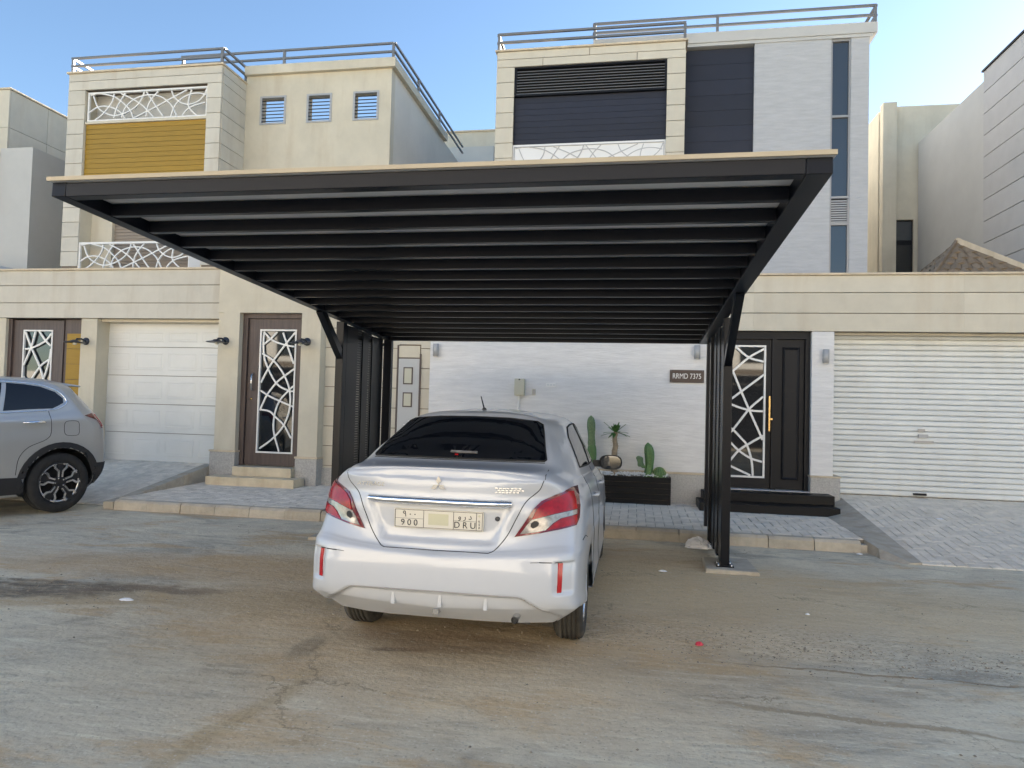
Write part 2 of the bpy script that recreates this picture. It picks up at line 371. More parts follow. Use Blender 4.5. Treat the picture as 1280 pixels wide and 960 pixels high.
    vo2 = N(nt, 'ShaderNodeTexVoronoi', feature='DISTANCE_TO_EDGE'); vo2.inputs['Scale'].default_value = .42; L(ad2(P), vo2.inputs['Vector'])
    ck2 = math_('MULTIPLY', rng(vo2.outputs['Distance'], .006, .0015), rng(noise(.7, 4).outputs[0], .50, .60))
    over((0.269, 0.207, 0.132), math_('MULTIPLY', ck2, .7))
    L(cur[0], b.inputs['Base Color'])
    L(math_('SUBTRACT', .92, math_('MULTIPLY', blob(-5.3, 4.75, 1.2, .38, 12, .5, .4), .35)), b.inputs['Roughness'])
    bp = N(nt, 'ShaderNodeBump'); bp.inputs['Strength'].default_value = .5; bp.inputs['Distance'].default_value = .02
    h = math_('ADD', noise(22, 8, .7).outputs[0], math_('MULTIPLY', noise(4, 5, .6, (.6, 1.6, 1)).outputs[0], 1.5))
    h = math_('SUBTRACT', h, math_('MULTIPLY', crack, 1.2))
    L(h, bp.inputs['Height']); L(bp.outputs[0], b.inputs['Normal'])
    return m
def axis(vals):
    out = []
    for a, b, st in vals:
        n = max(1, round((b-a)/st)); out += [a+(b-a)*i/n for i in range(n)]
    return out+[vals[-1][1]]
xs = axis([(-400, -60, 68), (-60, -14, 4.6), (-14, -6, .3), (-6, 5, .06), (5, 14, .4), (14, 60, 4.6), (60, 400, 68)])
ys = axis([(-400, -40, 60), (-40, 2, 2), (2, 8.4, .06), (8.4, 14, .6), (14, 60, 6), (60, 400, 68)])
from mathutils import noise as mn
def gz(x, y):
    if -7 < x < 6 and 1.5 < y < 8.4:
        z = mn.noise(Vector((x*.9, y*1.4, 0)))*.012+mn.noise(Vector((x*4, y*9, 3)))*.0035
        # broken edge of the thin top layer, running across the road
        e = 4.55+.10*math.sin(x*1.7)+.06*mn.noise(Vector((x*2.3, 1, 1)))
        if x > .2: z += .012*max(0, min(1, (e-y)/.04))*max(0, 1-abs(y-e)/1.2)*min(1, (x-.2)*2)
        return min(z, .016)-.006
    return -.006
g = MB(); nx = len(xs)
g.add([(x, y, gz(x, y)) for y in ys for x in xs], [(j*nx+i, j*nx+i+1, (j+1)*nx+i+1, (j+1)*nx+i) for j in range(len(ys)-1) for i in range(nx-1)], True)
M['ground'] = ground_mat()
tag(g.build('ground', 'ground', recalc=False), kind='structure')

# ------------------------------------------------------------------ pavements
Z0, Z1 = .13, .165
def pave(name, x0, x1, y0, y1, zf, cell, axis_cut=None, keep=None, mode='herring'):
    """pavement body and its paving blocks; zf(x,y) height"""
    st = MB(); n = 12
    st.hexa([(x0, y0, -.1), (x1, y0, -.1), (x1, y1, -.1), (x0, y1, -.1)], [(x0, y0, zf(x0, y0)-.012), (x1, y0, zf(x1, y0)-.012), (x1, y1, zf(x1, y1)-.012), (x0, y1, zf(x0, y1)-.012)])
    base = st.build(name, 'sand'); tag(base, kind='structure')
    cells = []; j = .006
    nxx = int((x1-x0)/cell)+3; nyy = int((y1-y0)/cell)+3
    for a in range(-2, nxx):
        for c in range(-2, nyy):
            if mode == 'herring':
                k = (a-c) % 4
                if k == 0: r = (x0+a*cell, x0+(a+2)*cell, y0+c*cell, y0+(c+1)*cell)
                elif k == 3: r = (x0+a*cell, x0+(a+1)*cell, y0+c*cell, y0+(c+2)*cell)
                else: continue
            else:
                r = (x0+a*cell, x0+(a+1)*cell, y0+(c-(.5 if a % 2 else 0))*cell*2, y0+(c+1-(.5 if a % 2 else 0))*cell*2)
            r = (max(r[0], x0), min(r[1], x1), max(r[2], y0), min(r[3], y1))
            if r[1]-r[0] < .03 or r[3]-r[2] < .03: continue
            if keep and not keep((r[0]+r[1])/2, (r[2]+r[3])/2): continue
            cells.append(r)
    cells.sort(key=lambda r: math.hypot((r[0]+r[1])/2, (r[2]+r[3])/2))
    meshes = {}
    rest = MB()
    for i, r in enumerate(cells):
        xa, xb, yc, yd = r[0]+j/2, r[1]-j/2, r[2]+j/2, r[3]-j/2
        dz = random.uniform(-.002, .002); b = .006
        zz = [zf(xa, yc)+dz, zf(xb, yc)+dz, zf(xb, yd)+dz, zf(xa, yd)+dz]
        cxm, cym, czm = (xa+xb)/2, (yc+yd)/2, sum(zz)/4
        if i < 300:
            slope = (zz[3]-zz[0])/(yd-yc); slx = (zz[1]-zz[0])/(xb-xa)
            key = (round(xb-xa, 3), round(yd-yc, 3))
            if key not in meshes:
                hx, hy = (xb-xa)/2, (yd-yc)/2
                m_ = MB().add([(-hx,-hy,-.05),(hx,-hy,-.05),(hx,hy,-.05),(-hx,hy,-.05),(-hx,-hy,-.005),(hx,-hy,-.005),(hx,hy,-.005),(-hx,hy,-.005),(-hx+b,-hy+b,0),(hx-b,-hy+b,0),(hx-b,hy-b,0),(-hx+b,hy-b,0)],
                    [(0,1,5,4),(1,2,6,5),(2,3,7,6),(3,0,4,7),(4,5,9,8),(5,6,10,9),(6,7,11,10),(7,4,8,11),(8,9,10,11)])
                me = bpy.data.meshes.new('paver'); me.from_pydata(m_.v, [], m_.f); me.materials.append(M['paver']); meshes[key] = me
            o = bpy.data.objects.new('paver', meshes[key]); C.objects.link(o); o.parent = base
            o.location = (cxm, cym, czm); o.rotation_euler = (math.atan(slope), -math.atan(slx), 0)
        else:
            rest.add([(xa, yc, zz[0]-.02), (xb, yc, zz[1]-.02), (xb, yd, zz[2]-.02), (xa, yd, zz[3]-.02), (xa, yc, zz[0]), (xb, yc, zz[1]), (xb, yd, zz[2]), (xa, yd, zz[3])],
                     [(4,5,6,7),(0,1,5,4),(1,2,6,5),(2,3,7,6),(3,0,4,7)])
    if rest.v:
        o = rest.build('paving_blocks', 'paver', base, recalc=False); tag(o, kind='stuff')
    return base
sl = lambda x, y: Z0+(y-8.65)/2.3*(Z1-Z0)
KY = 8.5
pave('sidewalk_right', -3.3, 2.62, KY+.16, 10.95, sl, .112, keep=lambda x, y: not (.95 < x < 2.75 and y > 10.35))
pave('sidewalk_left', -7.0, -3.3, KY+.16, 10.95, sl, .112, keep=lambda x, y: not (-6.8 < x < -5.3 and y > 10.55))
rz = lambda x, y: max(0.0, (y-8.0)/3.25)*.36+.004
pave('driveway_right', 3.0, 7.0, 8.02, 11.3, rz, .112)
rzl = lambda x, y: max(0.0, (y-8.75)/2.55)*.42+.004
pave('driveway_left', -9.9, -7.15, 8.78, 11.3, rzl, .112)
tag(MB().hexa([(-14, 8.78, -.1), (-9.9, 8.78, -.1), (-9.9, 11.3, -.1), (-14, 11.3, -.1)], [(-14, 8.78, 0), (-9.9, 8.78, 0), (-9.9, 11.3, .3), (-14, 11.3, .3)]).build('forecourt_left', 'paver'), kind='structure')
# kerb: single stones butted end to end
kerb = MB().box(-6.95, 2.62, KY+.03, KY+.15, -.1, .08).build('kerb', 'concrete'); tag(kerb, kind='structure')
x = -6.95; i = 0
while x < 2.6:
    L_ = min(.5, 2.62-x)
    if L_ < .1: break
    yo = random.uniform(-.008, .008)+(.05*math.exp(-((x+.3)/.5)**2)); zo = random.uniform(-.006, .006)
    h = .13+zo
    st = MB(); p = [(KY+yo, -.05), (KY+yo+.015, h-.03), (KY+yo+.045, h), (KY+.16, h), (KY+.16, -.05)]
    a, b_ = x+.004, x+L_-.004
    st.add([(a, y_, z_) for y_, z_ in p]+[(b_, y_, z_) for y_, z_ in p], [(0, 1, 2, 3, 4), (9, 8, 7, 6, 5)]+[(k, (k+1) % 5, 5+(k+1) % 5, 5+k) for k in range(5)])
    st.build('kerb_stone', 'concrete', kerb); x += L_; i += 1
# sloping edging between sidewalk and right driveway, and raised edging of the left driveway
e = MB(); pr_ = []
for t in range(9):
    y_ = 8.02+(10.95-8.02)*t/8
    zl = sl(0, y_) if y_ > KY+.1 else max(0.01, .13*(y_-8.02)/(KY+.1-8.02)); zr = rz(0, y_)+.012
    pr_.append([(2.62+(.28 if y_ < KY else 0)*(1-(y_-8.02)/(KY-8.02) if y_ < KY else 0), y_, zl), (3.0, y_, zr), (3.0, y_, -.1), (2.62, y_, -.1)])
for t in range(8):
    e.add(pr_[t]+pr_[t+1], [(0, 1, 5, 4), (1, 2, 6, 5), (3, 0, 4, 7)])
e.add(pr_[0], [(0, 3, 2, 1)]); e.add(pr_[-1], [(0, 1, 2, 3)])
tag(e.build('driveway_edging_right', 'concrete'), kind='structure')
e = MB()
ey = [8.55, 8.9, 9.5, 10.1, 10.85]; 
for t in range(4):
    ya, yb = ey[t]+.004, ey[t+1]-.004
    za, zb = rzl(0, ya)+.09, rzl(0, yb)+.09
    e.hexa([(-7.16, ya, -.05), (-7.0, ya, -.05), (-7.0, yb, -.05), (-7.16, yb, -.05)], [(-7.16, ya, za), (-7.0, ya, za), (-7.0, yb, zb), (-7.16, yb, zb)])
tag(e.build('driveway_edging_left', 'concrete', bevel=.012), kind='structure')

# ------------------------------------------------------------------ lattices (curves in panel units, y down)
def nrm(cvs, fx, fy): return [[(fx(px, py), fy(px, py)) for px, py in c] for c in cvs]
DOOR_L = nrm([[(150,145),(200,190),(270,215),(330,225)],[(260,138),(285,210),(325,320)],[(335,145),(275,215),(205,305),(165,365),(130,430)],
    [(138,265),(205,305),(265,380),(300,470),(300,570),(265,665),(200,740),(108,808)],[(150,140),(145,230),(160,320),(220,430),(290,470),(322,475)],
    [(327,350),(270,390),(220,430),(165,500),(122,585)],[(322,445),(295,470),(240,530),(210,610),(205,700),(235,812)],[(128,475),(180,505),(240,530),(318,560)],
    [(122,580),(180,590),(215,620),(265,665),(306,735)],[(232,138),(190,180),(140,218)]],
    lambda x, y: (x-(137-29*(y-138)/677))/200, lambda x, y: (y-138)/677)
DOOR_R = nrm([[(95,65),(180,130),(272,155)],[(275,75),(180,130),(80,215)],[(80,215),(130,330),(185,450),(272,635)],[(275,235),(130,345),(70,390),(-8,440)],
    [(-8,370),(70,420),(185,455),(272,460)],[(272,370),(185,450),(80,585),(-8,660)],[(-8,545),(75,570),(140,630),(175,670),(205,760),(215,856)],
    [(275,610),(175,670),(120,710),(70,770),(-8,850)],[(-8,590),(70,655),(125,705),(200,750),(272,770)],[(-8,760),(70,800),(200,855)],[(-8,150),(95,66)],[(-8,160),(80,215)]],
    lambda x, y: (x+8)/283, lambda x, y: (y-65)/793)
GATE_L = nrm([[(262,240),(350,385),(480,570),(580,780),(620,900)],[(400,236),(350,385),(250,570),(230,600)],[(258,405),(370,390),(540,325),(625,245)],
    [(450,236),(540,320),(615,370)],[(600,500),(480,570),(340,740),(258,950)],[(620,400),(600,520),(540,670),(460,780),(262,1050)],[(260,665),(340,740),(560,900),(622,1000)],
    [(262,1200),(400,1050),(560,960),(622,820)],[(270,940),(350,1100),(420,1290)],[(622,1050),(500,1150),(380,1290)]],
    lambda x, y: (x-258)/367, lambda x, y: (y-235)/1060)
BALC = nrm([[(155,150),(205,270),(280,325),(360,345),(450,320),(540,260),(585,190),(607,118)],[(130,318),(200,270),(280,260),(360,285),(420,330),(455,392)],
    [(135,158),(200,147),(260,150),(350,175),(430,235),(490,300),(525,385)],[(342,138),(330,210),(290,280),(240,340),(175,392)],[(343,395),(365,290),(400,210),(445,128)],
    [(385,135),(500,190),(590,250),(640,300),(710,375)],[(408,390),(440,280),(510,200),(590,165),(660,155),(740,170),(800,210),(850,265),(900,370)],
    [(615,120),(660,185),(720,275),(790,370)],[(730,112),(670,190),(635,270),(625,380)],[(500,375),(620,310),(720,255),(830,190),(900,150),(990,98)],
    [(832,108),(860,175),(920,225),(990,240),(1060,215),(1110,160),(1135,95)],[(833,372),(860,270),(910,200),(980,155),(1060,140),(1137,155)],
    [(1007,98),(985,190),(990,270),(1080,362)],[(920,366),(960,300),(1020,255),(1137,218)]],
    lambda x, y: (x-130)/1005, lambda x, y: (y-(152-55*(x-130)/1005))/(240-2*(x-130)/1005))

def lattice_door(parent, name, lab, mfr, x0, x1, z0, z1, y, gx0, gx1, gz0, gz1, curves, glass='glass_dark', barw=.027):
    """leaf with a glazed field, its white lattice, all in the plane y (front face)"""
    b = MB().box(x0, gx0, y, y+.06, z0, z1).box(gx1, x1, y, y+.06, z0, z1).box(gx0, gx1, y, y+.06, gz1, z1).box(gx0, gx1, y, y+.06, z0, gz0)
    d = b.build(name, mfr, parent)
    if lab: d['label'] = lab
    box('glass_pane', glass, d, gx0, gx1, y+.03, y+.045, gz0, gz1)
    lattice(d, 'lattice', 'white_metal', gx0+.02, gx1-.02, gz0+.02, gz1-.02, y-.012, curves, barw, .022, frame=.026)
    return d

# ------------------------------------------------------------------ left villa
vl = thing('villa', 'cream villa with mustard boarded bay, three small louvred windows and white panelled garage door', 'house', (-8.5, 12, 0))
# ground floor carcass
box('wall', 'cream', vl, -13, -5.3, 11.5, 12.95, .0, 3.7)
box('pier', 'cream', vl, -13, -11.275, 10.9, 11.5, .2, 2.905)
box('pier', 'cream', vl, -9.72, -9.40, 10.9, 11.5, .2, 2.905, .006)
for z0, z1 in ((2.91, 3.18), (3.185, 3.492), (3.497, 3.765)):
    for xa, xb in ((-13, -10.6), (-10.6, -8.2), (-8.2, -6.965)):
        piece(vl, 'fascia_stone', 'pale_block', xa+.0008, xb-.0008, 10.88, 10.94, z0+.004, z1-.004)
box('fascia_core', 'joint', vl, -13, -6.965, 10.905, 11.6, 2.915, 3.76)
box('coping', 'coping', vl, -13, -6.93, 10.845, 11.1, 3.765, 3.80, .006)
box('porch_roof', 'grey_wall', vl, -13, -5.3, 11.1, 12.99, 3.70, 3.78)
box('garage_lintel', 'cream', vl, -9.40, -6.97, 11.0, 11.5, 2.86, 2.912)
# gate of the neighbour's side at far left
gd = lattice_door(vl, 'side_gate', 'dark brown gate with white lattice and mustard side panel', 'wood_dark', -11.2, -10.16, .3, 2.88, 11.0, -10.98, -10.38, .62, 2.70, GATE_L, barw=.03)
box('gate_frame', 'wood_dark', vl, -11.275, -11.205, 10.96, 11.1, .3, 2.9)
box('side_panel', 'wood_dark', vl, -10.155, -9.73, 11.02, 11.08, .3, 2.9)
z = .45
for i in range(8):
    piece(vl, 'plank', 'yellow', -10.08, -9.77, 10.995, 11.015, z, z+.268); z += .275
# garage door: sections > raised panels
gdoor = box('garage_door', 'joint', vl, -9.62, -6.90, 11.24, 11.30, .38, 2.95)
gdoor['label'] = 'white sectional garage door with raised rectangular panels'
zz = [.40, .905, 1.415, 1.925, 2.435, 2.93]
for i in range(5):
    z0, z1 = zz[i]+.005, zz[i+1]-.005
    piece(gdoor, 'section', 'garage_white', -9.60, -6.92, 11.205, 11.235, z0, z1)
    if i < 4 or True:
        for k in range(4):
            a = -9.52+k*.66; bq = a+.57
            if i == 4 : z1_ = z1-.12
            else: z1_ = z1
            f = MB(); za, zb = z0+.09, z1_-.09; o_ = .05
            # moulded frame around a slightly raised field
            f.add([(a,11.204,za),(bq,11.204,za),(bq,11.204,zb),(a,11.204,zb),(a+.018,11.2000,za+.018),(bq-.018,11.2000,za+.018),(bq-.018,11.2000,zb-.018),(a+.018,11.2000,zb-.018),
                   (a+.04,11.2035,za+.04),(bq-.04,11.2035,za+.04),(bq-.04,11.2035,zb-.04),(a+.04,11.2035,zb-.04),
                   (a+.07,11.2005,za+.06),(bq-.07,11.2005,za+.06),(bq-.07,11.2005,zb-.06),(a+.07,11.2005,zb-.06)],
                  [(0,1,5,4),(1,2,6,5),(2,3,7,6),(3,0,4,7),(4,5,9,8),(5,6,10,9),(6,7,11,10),(7,4,8,11),(8,9,13,12),(9,10,14,13),(10,11,15,14),(11,8,12,15),(12,13,14,15)])
            f.build('raised_panel', 'garage_white', gdoor)
# entrance portal
PY = 10.75
b = MB().box(-6.86, -6.56, PY, 11.3, .15, 3.0).box(-5.44, -5.10, PY, 11.3, .12, 3.0).box(-6.955, -5.10, PY+.001, 11.3, 3.0, 3.76)
b.box(-6.955, -6.86, PY+.02, 11.3, .15, 3.0)
b.build('portal', 'cream', vl)
box('coping', 'coping', vl, -6.925, -5.05, 10.70, 11.3, 3.76, 3.795, .006)
box('plinth', 'granite', vl, -7.0, -6.54, PY-.03, 11.0, .12, .66, .008)
box('plinth_cap', 'coping', vl, -7.01, -6.53, PY-.04, 10.95, .66, .69, .004)
box('plinth', 'granite', vl, -5.46, -5.08, PY-.03, 11.0, .12, .60, .008)
box('plinth_cap', 'coping', vl, -5.47, -5.07, PY-.04, 10.95, .60, .63, .004)
df = MB().box(-6.56, -6.47, 10.86, 10.98, .44, 3.0).box(-5.51, -5.44, 10.86, 10.98, .44, 3.0).box(-6.47, -5.51, 10.86, 10.98, 2.92, 3.0)
df.build('door_frame', 'wood_dark', vl)
dl = lattice_door(vl, 'front_door', 'dark brown front door with tall white curved lattice', 'wood_dark', -6.465, -5.515, .45, 2.915, 10.90, -6.25, -5.60, .66, 2.73, DOOR_L)
MB().tube([(-6.36,10.885,1.70),(-6.36,10.84,1.73),(-6.355,10.835,1.84),(-6.36,10.84,1.95),(-6.36,10.885,1.98)], .014, 10).build('handle', 'steel', dl)
MB().lathe([(0, -.006), (.02, -.006), (.02, .01)], (-6.38, 10.89, 1.56), (0, 1, 0), 12).build('lock', 'gold', dl)
box('step', 'marble', vl, -6.80, -5.27, 10.33, 10.70, .13, .29, .006)
box('step', 'marble', vl, -6.50, -5.46, 10.60, 10.98, .29, .44, .006)
# upper bay: courses of stone round the opening
UY = 13.0
zc = [8.47, 8.30, 8.105]+[8.105-.318*i for i in range(1, 13)]
box('bay_core', 'joint', vl, -12.16, -11.79, UY+.02, 13.9, 3.7, 8.44)
box('bay_core', 'joint', vl, -8.86, -8.585, UY+.02, 13.9, 3.7, 8.44)
box('bay_core', 'joint', vl, -11.79, -8.86, UY+.02, 13.9, 8.12, 8.44)
courses(vl, 'stone_course', 'pale_block', -12.18, -8.56, UY, UY+.04, zc[:3])
courses(vl, 'stone_course', 'pale_block', -12.18, -11.77, UY, UY+.04, zc[2:])
courses(vl, 'stone_course', 'pale_block', -8.88, -8.56, UY, UY+.04, zc[2:])
courses(vl, 'stone_course', 'pale_block', -8.585, -8.545, UY+.045, 13.95, zc)
box('reveal', 'cream', vl, -11.79, -11.765, UY+.03, 13.6, 3.8, 8.10)
box('reveal', 'cream', vl, -8.885, -8.86, UY+.03, 13.6, 3.8, 8.10)
box('roof_coping', 'coping', vl, -12.22, -8.52, 12.96, 13.98, 8.47, 8.51, .006)
box('back_wall', 'grey_wall', vl, -11.77, -8.88, 13.36, 13.6, 7.42, 8.12)
box('lattice_sill', 'cream', vl, -11.76, -8.89, UY+.02, UY+.14, 7.37, 7.425)
lattice(vl, 'lattice_screen', 'white_metal', -11.70, -8.93, 7.46, 8.03, UY+.05, BALC, .024, .03, frame=.035)
z = 7.365; pz = (7.365-6.30)/10
box('plank_backing', 'joint', vl, -11.765, -8.885, UY+.10, UY+.16, 6.25, 7.40)
for i in range(11):
    piece(vl, 'plank', 'yellow', -11.76, -8.89, UY+.06, UY+.095, z-pz+.007, z); z -= pz
box('bay_floor', 'cream', vl, -11.765, -8.885, UY+.06, 13.9, 6.0, 6.185)
# balcony below
box('balcony_back', 'cream', vl, -11.765, -11.25, 13.34, 13.6, 3.8, 6.0)
box('balcony_pier', 'white_wall', vl, -9.15, -8.885, 13.02, 13.6, 3.8, 6.0)
sh = box('balcony_shutter', 'brown_shutter', vl, -11.25, -9.15, 13.44, 13.48, 3.8, 6.0)
for i in range(30): piece(sh, 'shutter_slat', 'brown_shutter', -11.25, -9.15, 13.415, 13.435, 3.85+i*.07, 3.85+i*.07+.06)
lattice(vl, 'balcony_railing', 'white_metal', -11.73, -9.17, 4.24, 4.77, UY+.03, BALC, .024, .03, frame=.04)
# recessed front with three windows (a parapet: sky shows through them)
WY = 13.9
wx = [(-8.18, -7.61), (-7.09, -6.55), (-6.03, -5.49)]
b = MB(); prev = -8.545
for a, c in wx: b.box(prev, a, WY, WY+.22, 7.57, 8.16); prev = c
b.box(prev, -5.2, WY, WY+.22, 7.57, 8.16); b.box(-8.545, -5.2, WY, WY+.22, 8.16, 8.64); b.box(-8.545, -5.2, WY, WY+.22, 3.7, 7.57)
b.build('front_wall', 'cream', vl)
box('side_wall', 'side_render', vl, -5.42, -5.2, WY+.22, 20.0, 0, 8.64)
box('side_parapet', 'cream', vl, -12.16, -11.95, 16.0, 22.0, 8.41, 9.9)  # unseen raised wall, added to keep sun off the far left house
box('terrace', 'grey_wall', vl, -12.1, -5.42, WY+.22, 22.0, 3.7, 6.4)
box('side_wall', 'grey_wall', vl, -12.16, -11.95, 13.9, 20.0, 0, 8.4)
box('cornice', 'cream', vl, -8.55, -5.1, WY-.10, WY+.3, 8.64, 8.84, .01)
box('cornice', 'cream', vl, -5.5, -5.1, WY+.3, 18.0, 8.64, 8.84, .01)
for a, c in wx:
    f = MB().box(a-.02, c+.02, WY-.015, WY+.05, 8.14, 8.18).box(a-.02, c+.02, WY-.015, WY+.05, 7.55, 7.59).box(a-.02, a+.025, WY-.014, WY+.049, 7.59, 8.14).box(c-.025, c+.02, WY-.014, WY+.049, 7.59, 8.14)
    fo = f.build('window', 'lamp_grey', vl)
    for k in range(7):
        z = 7.62+k*.075; MB().hexa([(a+.02, WY+.0, z), (c-.02, WY+.0, z), (c-.02, WY+.05, z+.012), (a+.02, WY+.05, z+.012)], [(a+.02, WY+.0, z+.014), (c-.02, WY+.0, z+.014), (c-.02, WY+.05, z+.028), (a+.02, WY+.05, z+.028)]).build('louvre', 'charcoal', fo)
def railing(parent, segs, z0, heights, m='rail', pw=.05, posts=()):
    r = MB()
    for p, q in segs:
        for h in heights: r.bar((p[0], p[1], z0+h), (q[0], q[1], z0+h), .045, .04)
    o = r.build('roof_railing', m, parent)
    for x_, y_ in posts: MB().box(x_-pw/2, x_+pw/2, y_-pw/2+.001, y_+pw/2, z0, z0+max(heights)-.022).build('post', m, o)
    return o
railing(vl, [((-12.18, 13.05), (-8.56, 13.05)), ((-8.56, 13.05), (-8.56, 14.0)), ((-12.16, 13.05), (-12.16, 14.2))], 8.50, (.17, .34), posts=[(-12.14, 13.05), (-8.6, 13.05), (-8.6, 13.95)])
railing(vl, [((-10.2, 13.95), (-5.2, 13.95)), ((-5.17, 13.95), (-5.17, 19.9))], 8.84, (.19, .37), posts=[(-10.15, 13.95), (-7.7, 13.95), (-5.2, 13.95), (-5.17, 15.6), (-5.17, 17.4)])

# ------------------------------------------------------------------ boundary wall between the two entrances
bw = thing('boundary_wall', 'boundary wall of cream blocks and white strip stone behind the parked white sedan', 'wall', (-2, 11, 0))
WB = 10.95
box('wall_core', 'joint', bw, -5.1, -3.27, WB+.03, 11.4, .1, 3.0)
zc = [.16+.327*i for i in range(10)]
# blocks, left of the meter door, right of it, and above
courses(bw, 'wall_block', 'cream_block', -5.1, -3.82, WB, WB+.045, zc, lens=1.0, shift=0)
courses(bw, 'wall_block', 'cream_block', -3.44, -3.27, WB, WB+.045, zc)
courses(bw, 'wall_block', 'cream_block', -3.82, -3.44, WB, WB+.045, [zc[7]+.06, zc[8], zc[9]])
box('plinth', 'granite', bw, -5.08, -3.27, WB-.03, WB-.003, .1, .45)
md = box('meter_door', 'util_door', bw, -3.81, -3.455, WB-.02, WB+.01, .75, 2.28, .004)
md['label'] = 'narrow grey metal meter cabinet door with two small windows'
box('door_frame', 'wood_dark', bw, -3.452, -3.43, WB-.03, WB+.02, .75, 2.36)
box('door_frame', 'wood_dark', bw, -3.835, -3.813, WB-.03, WB+.02, .75, 2.5)
box('door_head', 'cream', bw, -3.81, -3.455, WB-.015, WB+.02, 2.30, 2.49)
for za, zb in ((1.86, 2.14), (1.49, 1.73)):
    box('window_frame', 'wood_dark', md, -3.72, -3.56, WB-.03, WB-.021, za, zb)
    box('window_pane', 'elec', md, -3.70, -3.58, WB-.034, WB-.031, za+.02, zb-.02)
for i, (xx, zz_) in enumerate(((-3.70, 1.20), (-3.62, 1.26), (-3.72, 1.14))): box('vent_slot', 'white_metal', md, xx, xx+.09, WB-.026, WB-.021, zz_, zz_+.012)
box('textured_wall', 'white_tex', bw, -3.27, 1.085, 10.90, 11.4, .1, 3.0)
box('plinth', 'granite', bw, -3.25, 1.12, 10.80, 10.897, .1, .60, .01)
box('plinth_cap', 'coping', bw, -3.25, 1.13, 10.79, 10.897, .60, .625, .005)

# ------------------------------------------------------------------ right villa
vr = thing('villa', 'white and cream villa with charcoal boarded bay, tall window strip and ribbed roller garage door', 'house', (3, 12, 0))
box('fascia_core', 'joint', vr, 1.09, 7.0, 10.93, 11.7, 2.78, 3.60)
for z0, z1 in ((2.772, 3.037), (3.041, 3.341), (3.345, 3.60)):
    for xa, xb in ((1.09, 1.73), (1.73, 4.6), (4.6, 7.0)):
        piece(vr, 'fascia_stone', 'cream_block', xa+.0008, xb-.0008, 10.89, 10.96, z0+.004, z1-.004)
box('coping', 'coping', vr, -3.2, 7.0, 10.85, 11.15, 3.60, 3.632, .006)
box('upper_wall', 'white_wall', vr, -3.2, 1.09, 10.9, 11.4, 3.0, 3.60)
box('porch_roof', 'grey_wall', vr, -3.2, 7.0, 11.15, 13.39, 3.5, 3.59)
box('wall', 'white_wall', vr, -3.2, 7.0, 11.5, 11.75, 0, 3.5)
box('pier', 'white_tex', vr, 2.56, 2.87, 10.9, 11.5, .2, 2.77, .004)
box('plinth', 'granite', vr, 2.55, 2.96, 10.85, 11.3, .15, .63, .008)
box('plinth_cap', 'coping', vr, 2.54, 2.97, 10.84, 11.28, .63, .655, .004)
box('garage_lintel', 'cream', vr, 2.87, 7.0, 11.05, 11.5, 2.74, 2.775)
# entrance
b = MB().box(1.09, 1.20, 10.98, 11.12, .40, 2.77).box(2.49, 2.56, 10.98, 11.12, .40, 2.77).box(1.20, 2.49, 10.98, 11.12, 2.66, 2.77).box(2.02, 2.09, 10.99, 11.12, .41, 2.66)
b.build('door_frame', 'charcoal', vr)
dr = lattice_door(vr, 'front_door', 'black front door with white angular lattice', 'charcoal', 1.205, 2.015, .42, 2.655, 11.02, 1.235, 1.93, .58, 2.56, DOOR_R, barw=.03)
MB().bar((1.985, 10.96, 1.28), (1.985, 10.96, 1.80), .022, .022).bar((1.985, 10.96, 1.36), (1.985, 11.02, 1.36), .02, .02).bar((1.985, 10.96, 1.72), (1.985, 11.02, 1.72), .02, .02).bar((1.985, 10.965, 1.46), (2.03, 10.965, 1.46), .02, .025).build('handle', 'gold', dr)
sp_ = box('side_leaf', 'charcoal', vr, 2.095, 2.485, 11.03, 11.09, .42, 2.655)
fr = MB(); a, bq, za, zb = 2.17, 2.42, .56, 2.54
fr.add([(a,11.029,za),(bq,11.029,za),(bq,11.029,zb),(a,11.029,zb),(a+.015,11.008,za+.015),(bq-.015,11.008,za+.015),(bq-.015,11.008,zb-.015),(a+.015,11.008,zb-.015),(a+.04,11.024,za+.04),(bq-.04,11.024,za+.04),(bq-.04,11.024,zb-.04),(a+.04,11.024,zb-.04)],
       [(0,1,5,4),(1,2,6,5),(2,3,7,6),(3,0,4,7),(4,5,9,8),(5,6,10,9),(6,7,11,10),(7,4,8,11),(8,9,10,11)])
fr.build('moulded_panel', 'charcoal', sp_)
box('threshold', 'grey_tile', vr, 1.09, 2.56, 10.86, 11.1, .39, .41)
box('step', 'black_step', vr, .93, 2.79, 10.2, 10.90, .13, .27, .006)
box('step', 'black_step', vr, 1.0, 2.80, 10.52, 10.98, .27, .40, .006)
# roller shutter
rs = box('garage_door', 'joint', vr, 2.88, 7.0, 11.27, 11.32, .36, 2.76)
rs['label'] = 'off white ribbed roller shutter garage door'
z = .375; i = 0
while z < 2.74:
    s = MB(); h = .0795
    s.add([(xx, 11.262-a, z+c) for xx in (2.89, 6.99) for a, c in ((0, 0), (.020, .006), (.028, .020), (.028, h-.018), (.018, h-.006), (0, h-.001))],
          [(k, k+6, k+7, k+1) for k in range(5)], False)
    if i == 0: s.build('shutter_slat', 'shutter_white', rs); first = rs.children[-1]
    else:
        o = first.copy(); C.objects.link(o); o.location = (0, 0, z-.375)
    z += h+.0005; i += 1
box('lock', 'lamp_grey', rs, 4.13, 4.26, 11.205, 11.23, 1.245, 1.295)
box('lock_plate', 'frame_grey', rs, 4.13, 4.22, 11.212, 11.228, 1.335, 1.375)
box('latch', 'charcoal', rs, 4.07, 4.24, 11.19, 11.228, .40, .43)
box('label_strip', 'frame_grey', rs, 4.08, 4.34, 11.219, 11.229, 1.17, 1.20)
